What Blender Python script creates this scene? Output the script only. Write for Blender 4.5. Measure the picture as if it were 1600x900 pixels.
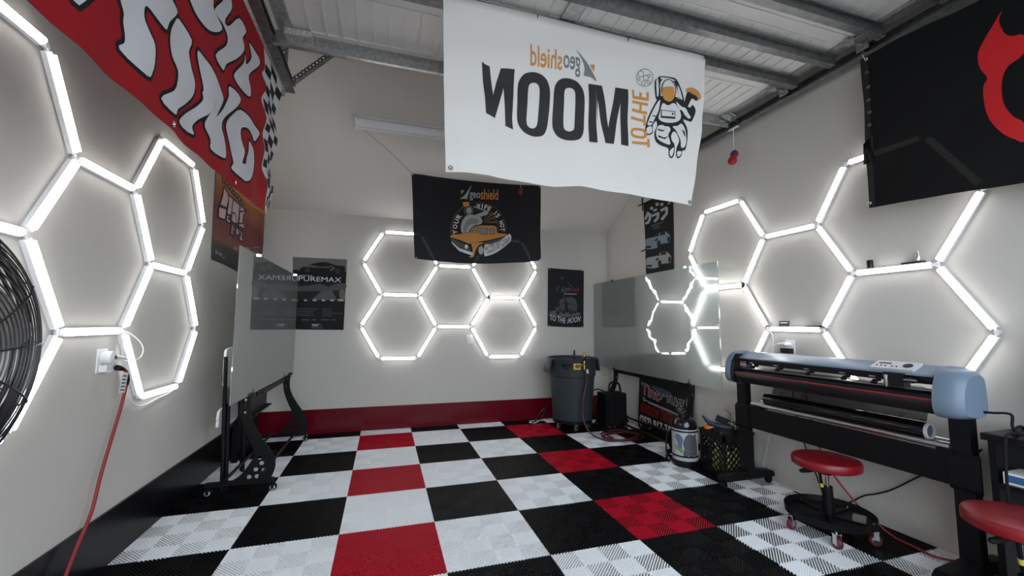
import bpy, bmesh, math, random
import numpy as np
from mathutils import Vector, Matrix
random.seed(7)
for o in list(bpy.data.objects):
    bpy.data.objects.remove(o)
SC = bpy.context.scene
COL = SC.collection
PI = math.pi

# ---------------------------------------------------------------- camera, light, exposure
T = 0.55                      # one floor tile
XL, XR, YB = -1.1, 3.2, 2.97  # left wall, right wall, back wall
CAM = Vector((0.212, -2.143, 1.228))
YAW, PITCH, ROLL, FOC = 0.3002, 0.0871, 0.0063, 642.0
cam_data = bpy.data.cameras.new('camera')
cam_data.sensor_width = 36.0
cam_data.lens = FOC * 36.0 / 1600.0
cam_data.clip_start = 0.02
cam = bpy.data.objects.new('camera', cam_data)
COL.objects.link(cam)
fwd = Vector((math.sin(YAW) * math.cos(PITCH), math.cos(YAW) * math.cos(PITCH), math.sin(PITCH)))
rgt = Vector((math.cos(YAW), -math.sin(YAW), 0))
upv = rgt.cross(fwd)
r2 = math.cos(ROLL) * rgt + math.sin(ROLL) * upv
u2 = -math.sin(ROLL) * rgt + math.cos(ROLL) * upv
mw = Matrix((r2, u2, -fwd)).transposed().to_4x4()
mw.translation = CAM
cam.matrix_world = mw
SC.camera = cam

TUBE_POWER = 9.0              # glow of the hexagon tubes
SKY = 4.2                     # daylight behind the open garage door
world = bpy.data.worlds.new('overcast_sky')
SC.world = world
world.use_nodes = True
wn = world.node_tree.nodes
wn['Background'].inputs[0].default_value = (0.80, 0.90, 1.0, 1)
wn['Background'].inputs[1].default_value = SKY
pl = bpy.data.lights.new('garage_opening', 'AREA')     # portal only: guides sampling of the sky
pl.shape = 'RECTANGLE'; pl.size = 3.5; pl.size_y = 2.95
pl.cycles.is_portal = True
po = bpy.data.objects.new('garage_opening', pl)
po.location = (1.28, -2.76, 1.48)
po.rotation_euler = (math.radians(90), 0, 0)
COL.objects.link(po)
SC.view_settings.view_transform = 'Standard'
SC.view_settings.look = 'None'
SC.view_settings.exposure = 0.0
SC.view_settings.gamma = 1.0
SC.view_settings.use_curve_mapping = False
SC.cycles.use_denoising = True
SC.cycles.max_bounces = 10
SC.cycles.diffuse_bounces = 5
SC.cycles.sample_clamp_indirect = 6.0

# ---------------------------------------------------------------- materials
MATS = {}
def mat(name, col, rough=0.5, metal=0.0, bump=0.0, scale=60.0, emis=0.0, var=0.0, spec=0.5, coat=0.0, trans=0.0):
    if name in MATS:
        return MATS[name]
    m = bpy.data.materials.new(name)
    m.use_nodes = True
    nt = m.node_tree
    b = nt.nodes['Principled BSDF']
    b.inputs['Base Color'].default_value = (*col, 1)
    b.inputs['Roughness'].default_value = rough
    b.inputs['Metallic'].default_value = metal
    b.inputs['Specular IOR Level'].default_value = spec
    b.inputs['Coat Weight'].default_value = coat
    if emis:
        b.inputs['Emission Color'].default_value = (*col, 1)
        b.inputs['Emission Strength'].default_value = emis
    if bump or var:
        tc = nt.nodes.new('ShaderNodeTexCoord')
        n = nt.nodes.new('ShaderNodeTexNoise')
        n.inputs['Scale'].default_value = scale
        n.inputs['Detail'].default_value = 4
        nt.links.new(tc.outputs['Object'], n.inputs['Vector'])
        if bump:
            bp = nt.nodes.new('ShaderNodeBump')
            bp.inputs['Strength'].default_value = bump
            bp.inputs['Distance'].default_value = 0.002
            nt.links.new(n.outputs['Fac'], bp.inputs['Height'])
            nt.links.new(bp.outputs['Normal'], b.inputs['Normal'])
        if var:
            r = nt.nodes.new('ShaderNodeValToRGB')
            r.color_ramp.elements[0].position = 0.3
            r.color_ramp.elements[1].position = 0.7
            r.color_ramp.elements[0].color = (*[max(0, c * (1 - var)) for c in col], 1)
            r.color_ramp.elements[1].color = (*[min(1, c * (1 + var)) for c in col], 1)
            nt.links.new(n.outputs['Fac'], r.inputs['Fac'])
            nt.links.new(r.outputs['Color'], b.inputs['Base Color'])
    MATS[name] = m
    return m

def cloth_mat(name, col, translucent=0.25, through=0.0, rough=0.7, spec=0.25):
    if name in MATS:
        return MATS[name]
    m = mat(name, col, rough, bump=0.25, scale=900, spec=spec)
    nt = m.node_tree
    b = nt.nodes['Principled BSDF']
    out = nt.nodes['Material Output']
    t = nt.nodes.new('ShaderNodeBsdfTranslucent')
    t.inputs[0].default_value = (*col, 1)
    mx = nt.nodes.new('ShaderNodeMixShader')
    mx.inputs[0].default_value = translucent
    nt.links.new(b.outputs[0], mx.inputs[1])
    nt.links.new(t.outputs[0], mx.inputs[2])
    last = mx
    if through:
        tr = nt.nodes.new('ShaderNodeBsdfTransparent')
        m2 = nt.nodes.new('ShaderNodeMixShader')
        m2.inputs[0].default_value = through
        nt.links.new(mx.outputs[0], m2.inputs[1])
        nt.links.new(tr.outputs[0], m2.inputs[2])
        last = m2
    nt.links.new(last.outputs[0], out.inputs[0])
    return m

def film_glass(name, refl=0.22, tint=(0.80, 0.84, 0.83), rough=0.24, haze=0.36, wobble=0.05):
    """film-covered tempered glass: hazy, a little milky, with a clear mirror reflection that wobbles where the film has lifted"""
    m = bpy.data.materials.new(name)
    m.use_nodes = True
    nt = m.node_tree
    nt.nodes.remove(nt.nodes['Principled BSDF'])
    out = nt.nodes['Material Output']
    tc = nt.nodes.new('ShaderNodeTexCoord')
    mp = nt.nodes.new('ShaderNodeMapping')
    mp.inputs['Scale'].default_value = (0.0, 0.6, 1.0)
    n = nt.nodes.new('ShaderNodeTexNoise')
    n.inputs['Scale'].default_value = 12.0
    n.inputs['Detail'].default_value = 1.0
    nt.links.new(tc.outputs['Object'], mp.inputs[0])
    nt.links.new(mp.outputs[0], n.inputs['Vector'])
    sub = nt.nodes.new('ShaderNodeMath'); sub.operation = 'SUBTRACT'; sub.inputs[1].default_value = 0.5
    nt.links.new(n.outputs['Fac'], sub.inputs[0])
    mul = nt.nodes.new('ShaderNodeMath'); mul.operation = 'MULTIPLY'; mul.inputs[1].default_value = wobble
    nt.links.new(sub.outputs[0], mul.inputs[0])
    cv = nt.nodes.new('ShaderNodeCombineXYZ'); nt.links.new(mul.outputs[0], cv.inputs['Y'])
    gm = nt.nodes.new('ShaderNodeNewGeometry')
    ad = nt.nodes.new('ShaderNodeVectorMath'); ad.operation = 'ADD'
    nt.links.new(gm.outputs['Normal'], ad.inputs[0]); nt.links.new(cv.outputs[0], ad.inputs[1])
    bp = nt.nodes.new('ShaderNodeVectorMath'); bp.operation = 'NORMALIZE'
    nt.links.new(ad.outputs[0], bp.inputs[0])
    g = nt.nodes.new('ShaderNodeBsdfAnisotropic')
    g.inputs['Roughness'].default_value = 0.01 if wobble else 0.0
    if wobble:
        nt.links.new(bp.outputs[0], g.inputs['Normal'])
    rf = nt.nodes.new('ShaderNodeBsdfRefraction')
    rf.inputs['Color'].default_value = (*tint, 1)
    rf.inputs['Roughness'].default_value = rough
    rf.inputs['IOR'].default_value = 1.3
    df = nt.nodes.new('ShaderNodeBsdfTranslucent')
    df.inputs[0].default_value = (0.70, 0.74, 0.73, 1)
    dd = nt.nodes.new('ShaderNodeBsdfDiffuse')
    dd.inputs[0].default_value = (0.62, 0.66, 0.65, 1)
    m0 = nt.nodes.new('ShaderNodeMixShader'); m0.inputs[0].default_value = 0.5
    nt.links.new(df.outputs[0], m0.inputs[1]); nt.links.new(dd.outputs[0], m0.inputs[2])
    m1 = nt.nodes.new('ShaderNodeMixShader'); m1.inputs[0].default_value = haze
    nt.links.new(rf.outputs[0], m1.inputs[1]); nt.links.new(m0.outputs[0], m1.inputs[2])
    lw = nt.nodes.new('ShaderNodeLayerWeight'); lw.inputs[0].default_value = 0.35
    mr = nt.nodes.new('ShaderNodeMapRange')
    mr.inputs['To Min'].default_value = refl * 0.6
    mr.inputs['To Max'].default_value = min(1, refl * 3.2)
    nt.links.new(lw.outputs['Fresnel'], mr.inputs['Value'])
    m2 = nt.nodes.new('ShaderNodeMixShader')
    nt.links.new(mr.outputs[0], m2.inputs[0])
    nt.links.new(m1.outputs[0], m2.inputs[1]); nt.links.new(g.outputs[0], m2.inputs[2])
    nt.links.new(m2.outputs[0], out.inputs[0])
    return m

WALL = mat('warm_grey_wall_paint', (0.59, 0.568, 0.525), 0.85, bump=0.25, scale=180, spec=0.2)
CEIL = mat('ceiling_paint', (0.60, 0.578, 0.54), 0.9, bump=0.3, scale=140, spec=0.2)
BLK_BASE = mat('gloss_black_baseboard', (0.004, 0.004, 0.005), 0.3, spec=0.25)
RED_BASE = mat('gloss_red_baseboard', (0.13, 0.002, 0.009), 0.2, spec=0.35)
CONC = mat('concrete', (0.22, 0.22, 0.21), 0.8, bump=0.3, scale=40, var=0.15)
TW = mat('white_floor_tile', (0.90, 0.92, 0.95), 0.5, bump=0.2, scale=500, spec=0.3)
TK = mat('black_floor_tile', (0.004, 0.004, 0.005), 0.5, bump=0.2, scale=500, spec=0.12)
TR = mat('red_floor_tile', (0.44, 0.004, 0.020), 0.5, bump=0.2, scale=500, spec=0.15)
BLACK = mat('black_powder_coat', (0.005, 0.005, 0.006), 0.45, bump=0.1, scale=600, spec=0.2)
BLACKP = mat('black_plastic', (0.007, 0.007, 0.008), 0.35, spec=0.3)
GLOSSK = mat('gloss_black', (0.004, 0.004, 0.005), 0.06, coat=0.5)
RUB = mat('black_rubber', (0.008, 0.008, 0.008), 0.7, spec=0.2)
WHITEP = mat('white_plastic', (0.78, 0.78, 0.79), 0.4)
WPAPER = mat('white_paper', (0.80, 0.80, 0.80), 0.8)
CHROME = mat('chrome', (0.80, 0.81, 0.82), 0.12, 1.0)
ALU = mat('brushed_aluminium', (0.62, 0.63, 0.64), 0.28, 1.0, bump=0.1, scale=400)
GALV = mat('galvanised_steel', (0.46, 0.46, 0.45), 0.34, 0.9, var=0.25, scale=35)
GALVD = mat('dark_galvanised_steel', (0.20, 0.205, 0.205), 0.42, 0.85, var=0.25, scale=30)
DOORM = mat('off_white_painted_steel', (0.74, 0.74, 0.71), 0.42, bump=0.1, scale=200)
BRASS = mat('brass', (0.72, 0.45, 0.12), 0.25, 1.0)
TUBEW = mat('white_tube_lens', (1.0, 1.0, 1.0), 0.4, emis=TUBE_POWER)
CLEARP = mat('clear_connector_plastic', (0.86, 0.87, 0.88), 0.2)
CLEARP.node_tree.nodes['Principled BSDF'].inputs['Transmission Weight'].default_value = 0.4
REDVINYL = mat('red_vinyl', (0.22, 0.004, 0.010), 0.36, bump=0.15, scale=300)
REDRUB = mat('red_cord_rubber', (0.28, 0.02, 0.022), 0.5)
GREYCAN = mat('grey_polyethylene', (0.034, 0.041, 0.047), 0.5, bump=0.15, scale=300, spec=0.25)
ORANGE = mat('orange_plastic', (0.75, 0.25, 0.04), 0.4)
STEELBLUE = mat('grey_blue_plastic', (0.16, 0.22, 0.30), 0.38, bump=0.08, scale=800)

# ---------------------------------------------------------------- mesh helpers
def base_of(p):
    v = Vector((0, 0, 0))
    while p is not None:
        v += p.location
        p = p.parent
    return v

def obj(name, bm, m=None, parent=None, smooth=False):
    bm.normal_update()
    off = base_of(parent)
    if off.length:
        bmesh.ops.translate(bm, verts=bm.verts, vec=-off)
    me = bpy.data.meshes.new(name)
    bm.to_mesh(me)
    bm.free()
    for k in (m if isinstance(m, (list, tuple)) else [m]):
        if k is not None:
            me.materials.append(k)
    if smooth:
        for p in me.polygons:
            p.use_smooth = True
        me.set_sharp_from_angle(angle=math.radians(38))
    o = bpy.data.objects.new(name, me)
    COL.objects.link(o)
    if parent is not None:
        o.parent = parent
    return o

def tag(o, label, cat, group=None):
    o['label'] = label
    o['category'] = cat
    if group:
        o['group'] = group
    return o

def thing(name, label, cat, loc=(0, 0, 0), group=None):
    o = bpy.data.objects.new(name, None)
    o.empty_display_size = 0.05
    o.location = loc
    COL.objects.link(o)
    return tag(o, label, cat, group)

def struct(name, bm, m, parent=None, smooth=False):
    o = obj(name, bm, m, parent, smooth)
    if parent is None:
        o['kind'] = 'structure'
    return o

def BM():
    return bmesh.new()

def box(bm, a, b, mi=0):
    x0, x1 = sorted((a[0], b[0])); y0, y1 = sorted((a[1], b[1])); z0, z1 = sorted((a[2], b[2]))
    vs = [bm.verts.new(p) for p in ((x0,y0,z0),(x1,y0,z0),(x1,y1,z0),(x0,y1,z0),(x0,y0,z1),(x1,y0,z1),(x1,y1,z1),(x0,y1,z1))]
    for f in ((0,3,2,1),(4,5,6,7),(0,1,5,4),(1,2,6,5),(2,3,7,6),(3,0,4,7)):
        bm.faces.new([vs[i] for i in f]).material_index = mi
    return vs

def rbox(bm, c, size, rot=None, mi=0):
    h = [s / 2 for s in size]
    vs = box(bm, [-k for k in h], h, mi)
    M4 = Matrix.Translation(c) @ (rot.to_4x4() if rot is not None else Matrix.Identity(4))
    for v in vs:
        v.co = M4 @ v.co
    return vs

def bev(bm, w, seg=2, ang=30):
    es = [e for e in bm.edges if len(e.link_faces) == 2 and e.calc_face_angle(0) > math.radians(ang)]
    if es:
        bmesh.ops.bevel(bm, geom=es, offset=w, segments=seg, affect='EDGES', profile=0.5, clamp_overlap=True)

def bbox(a, b, w=0.004, seg=2):
    bm = BM(); box(bm, a, b); bev(bm, w, seg)
    return bm

def catmull(pts, n=8, closed=False):
    P = [Vector(p) for p in pts]
    N = len(P); out = []
    rng = range(N) if closed else range(N - 1)
    for i in rng:
        if closed:
            p0, p1, p2, p3 = P[(i-1) % N], P[i], P[(i+1) % N], P[(i+2) % N]
        else:
            p0, p1, p2, p3 = P[max(i-1, 0)], P[i], P[i+1], P[min(i+2, N-1)]
        for k in range(n):
            t = k / n
            out.append(0.5 * ((2*p1) + (-p0+p2)*t + (2*p0-5*p1+4*p2-p3)*t*t + (-p0+3*p1-3*p2+p3)*t**3))
    if not closed:
        out.append(P[-1])
    return out

def cm2(pts, n=4):
    return [(v[0], v[1]) for v in catmull([(p[0], p[1], 0) for p in pts], n, True)]

def tube(bm, pts, r, n=8, closed=False, mi=0, cap=True):
    P = [Vector(p) for p in pts]
    N = len(P)
    rings = []
    prev = None
    for i, p in enumerate(P):
        a = P[(i-1) % N] if (closed or i > 0) else P[i]
        b = P[(i+1) % N] if (closed or i < N-1) else P[i]
        t = (b - a)
        t = t.normalized() if t.length > 1e-9 else Vector((0, 0, 1))
        if prev is None:
            ref = Vector((0, 0, 1)) if abs(t.z) < 0.9 else Vector((1, 0, 0))
            u = t.cross(ref).normalized()
        else:
            u = prev - t * prev.dot(t)
            u = u.normalized() if u.length > 1e-6 else t.orthogonal().normalized()
        prev = u
        v = t.cross(u)
        rr = r[i] if isinstance(r, (list, tuple)) else r
        rings.append([bm.verts.new(p + rr * (math.cos(2*PI*k/n) * u + math.sin(2*PI*k/n) * v)) for k in range(n)])
    M_ = N if closed else N - 1
    for i in range(M_):
        A, B = rings[i], rings[(i+1) % N]
        for k in range(n):
            bm.faces.new((A[k], A[(k+1) % n], B[(k+1) % n], B[k])).material_index = mi
    if cap and not closed:
        bm.faces.new(rings[0][::-1]).material_index = mi
        bm.faces.new(rings[-1]).material_index = mi

def lathe(bm, prof, c=(0, 0, 0), axis=(0, 0, 1), n=32, mi=0):
    """prof: (radius, height) pairs from one end to the other"""
    ax = Vector(axis).normalized()
    u = ax.orthogonal().normalized()
    if abs(ax.z) > 0.99:
        u = Vector((1, 0, 0))
    v = ax.cross(u)
    c = Vector(c)
    rings = []
    for r, h in prof:
        if r < 1e-6:
            rings.append([bm.verts.new(c + ax * h)])
        else:
            rings.append([bm.verts.new(c + ax * h + r * (math.cos(2*PI*k/n) * u + math.sin(2*PI*k/n) * v)) for k in range(n)])
    for A, B in zip(rings[:-1], rings[1:]):
        for k in range(n):
            k2 = (k+1) % n
            if len(A) == 1 and len(B) == 1:
                continue
            if len(A) == 1:
                f = (A[0], B[k2], B[k])
            elif len(B) == 1:
                f = (A[k], A[k2], B[0])
            else:
                f = (A[k], A[k2], B[k2], B[k])
            try:
                bm.faces.new(f).material_index = mi
            except ValueError:
                pass
    for R_, fl in ((rings[0], True), (rings[-1], False)):
        if len(R_) > 1 and prof[0] != prof[-1]:
            bm.faces.new(R_[::-1] if fl else R_).material_index = mi
    bmesh.ops.recalc_face_normals(bm, faces=bm.faces)

def cyl(bm, a, b, r, n=20, mi=0):
    tube(bm, [a, b], r, n, mi=mi)

def prism(bm, poly, ax, lo, hi, mi=0):
    """extrude a polygon along axis ax ('x': poly is (y,z); 'y': (x,z); 'z': (x,y))"""
    def P(p, h):
        return {'x': (h, p[0], p[1]), 'y': (p[0], h, p[1]), 'z': (p[0], p[1], h)}[ax]
    A = [bm.verts.new(P(p, lo)) for p in poly]
    B = [bm.verts.new(P(p, hi)) for p in poly]
    n = len(poly)
    bm.faces.new(A).material_index = mi
    bm.faces.new(B[::-1]).material_index = mi
    for i in range(n):
        bm.faces.new((A[i], B[i], B[(i+1) % n], A[(i+1) % n])).material_index = mi
    bmesh.ops.recalc_face_normals(bm, faces=bm.faces)

def ball(bm, c, r, sc=(1, 1, 1), mi=0, n=16):
    ret = bmesh.ops.create_uvsphere(bm, u_segments=n, v_segments=max(6, n // 2), radius=r)
    for v in ret['verts']:
        v.co = Vector((v.co.x*sc[0]+c[0], v.co.y*sc[1]+c[1], v.co.z*sc[2]+c[2]))

def disc_pts(cx, cy, rx, ry, n=20):
    return [(cx + rx*math.cos(2*PI*k/n), cy + ry*math.sin(2*PI*k/n)) for k in range(n)]

# flat printed shapes: outlines are filled, cut along a grid and laid on the surface S(u, v, off)
def fill2d(polys):
    cu = bpy.data.curves.new('tmp', 'CURVE')
    cu.dimensions = '2D'; cu.fill_mode = 'BOTH'
    for p in polys:
        s = cu.splines.new('POLY')
        s.points.add(len(p) - 1)
        for q, (a, b) in zip(s.points, p):
            q.co = (a, b, 0, 1)
        s.use_cyclic_u = True
    o = bpy.data.objects.new('tmp', cu)
    me = o.to_mesh()
    vs = [tuple(v.co[:2]) for v in me.vertices]
    fs = [tuple(p.vertices) for p in me.polygons]
    o.to_mesh_clear()
    bpy.data.objects.remove(o); bpy.data.curves.remove(cu)
    return vs, fs

def text2d(s, bold=0.0):
    cu = bpy.data.curves.new('tmp', 'FONT')
    cu.body = s
    cu.offset = bold
    cu.resolution_u = 4
    o = bpy.data.objects.new('tmp', cu)
    me = o.to_mesh()
    vs = [tuple(v.co[:2]) for v in me.vertices]
    fs = [tuple(p.vertices) for p in me.polygons]
    o.to_mesh_clear()
    bpy.data.objects.remove(o); bpy.data.curves.remove(cu)
    return vs, fs

def text_quad(s, q, bold=0.0):
    """text stretched onto the quad q = [top-left, top-right, bottom-right, bottom-left]"""
    vs, fs = text2d(s, bold)
    xs = [v[0] for v in vs]; ys = [v[1] for v in vs]
    x0, x1, y0, y1 = min(xs), max(xs), min(ys), max(ys)
    out = []
    for x, y in vs:
        a = (x - x0) / (x1 - x0); b = (y - y0) / (y1 - y0)
        top = [q[0][k] * (1-a) + q[1][k] * a for k in (0, 1)]
        bot = [q[3][k] * (1-a) + q[2][k] * a for k in (0, 1)]
        out.append(tuple(top[k] * b + bot[k] * (1-b) for k in (0, 1)))
    return out, fs

def ribbons(polys, w):
    vs, fs = [], []
    for p in polys:
        n = len(p)
        for i in range(n):
            a, b = Vector(p[i]), Vector(p[(i+1) % n])
            d = b - a
            if d.length < 1e-6:
                continue
            nn = Vector((-d.y, d.x)).normalized() * w
            dd = d.normalized() * w * 0.45
            k = len(vs)
            vs += [tuple(a - dd + nn), tuple(a - dd - nn), tuple(b + dd - nn), tuple(b + dd + nn)]
            fs.append((k, k+1, k+2, k+3))
    return vs, fs

def merge(*meshes):
    vs, fs = [], []
    for v, f in meshes:
        k = len(vs)
        vs += v; fs += [tuple(i + k for i in q) for q in f]
    return vs, fs

def sheet(name, mesh, S, m, parent=None, off=0.0, grid=None, thick=0.0, smooth=True):
    vs, fs = mesh
    bm = BM()
    V = [bm.verts.new((v[0], v[1], 0)) for v in vs]
    for f in fs:
        if len(set(f)) > 2:
            try:
                bm.faces.new([V[i] for i in f])
            except ValueError:
                pass
    if grid:
        for ax in (0, 1):
            c = [v.co[ax] for v in bm.verts]
            k0, k1 = math.ceil(min(c) / grid), math.floor(max(c) / grid)
            for k in range(k0, k1 + 1):
                pc = [0, 0, 0]; pn = [0, 0, 0]
                pc[ax] = k * grid; pn[ax] = 1
                bmesh.ops.bisect_plane(bm, geom=list(bm.verts) + list(bm.edges) + list(bm.faces), dist=1e-5, plane_co=pc, plane_no=pn)
    bmesh.ops.remove_doubles(bm, verts=bm.verts, dist=1e-5)
    if thick:
        top = list(bm.faces)
        ret = bmesh.ops.extrude_face_region(bm, geom=top)
        newv = {g for g in ret['geom'] if isinstance(g, bmesh.types.BMVert)}
        for v in bm.verts:
            u, w = v.co.x, v.co.y
            v.co = Vector(S(u, w, off + (thick if v in newv else 0.0)))
        bmesh.ops.recalc_face_normals(bm, faces=bm.faces)
    else:
        for v in bm.verts:
            v.co = Vector(S(v.co.x, v.co.y, off))
        # face the viewer's side of the sheet
        bm.normal_update()
        c = Vector(S(0.0, 0.0, 1.0)) - Vector(S(0.0, 0.0, 0.0))
        for f in bm.faces:
            if f.normal.dot(c) < 0:
                f.normal_flip()
    return obj(name, bm, m, parent, smooth)

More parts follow.
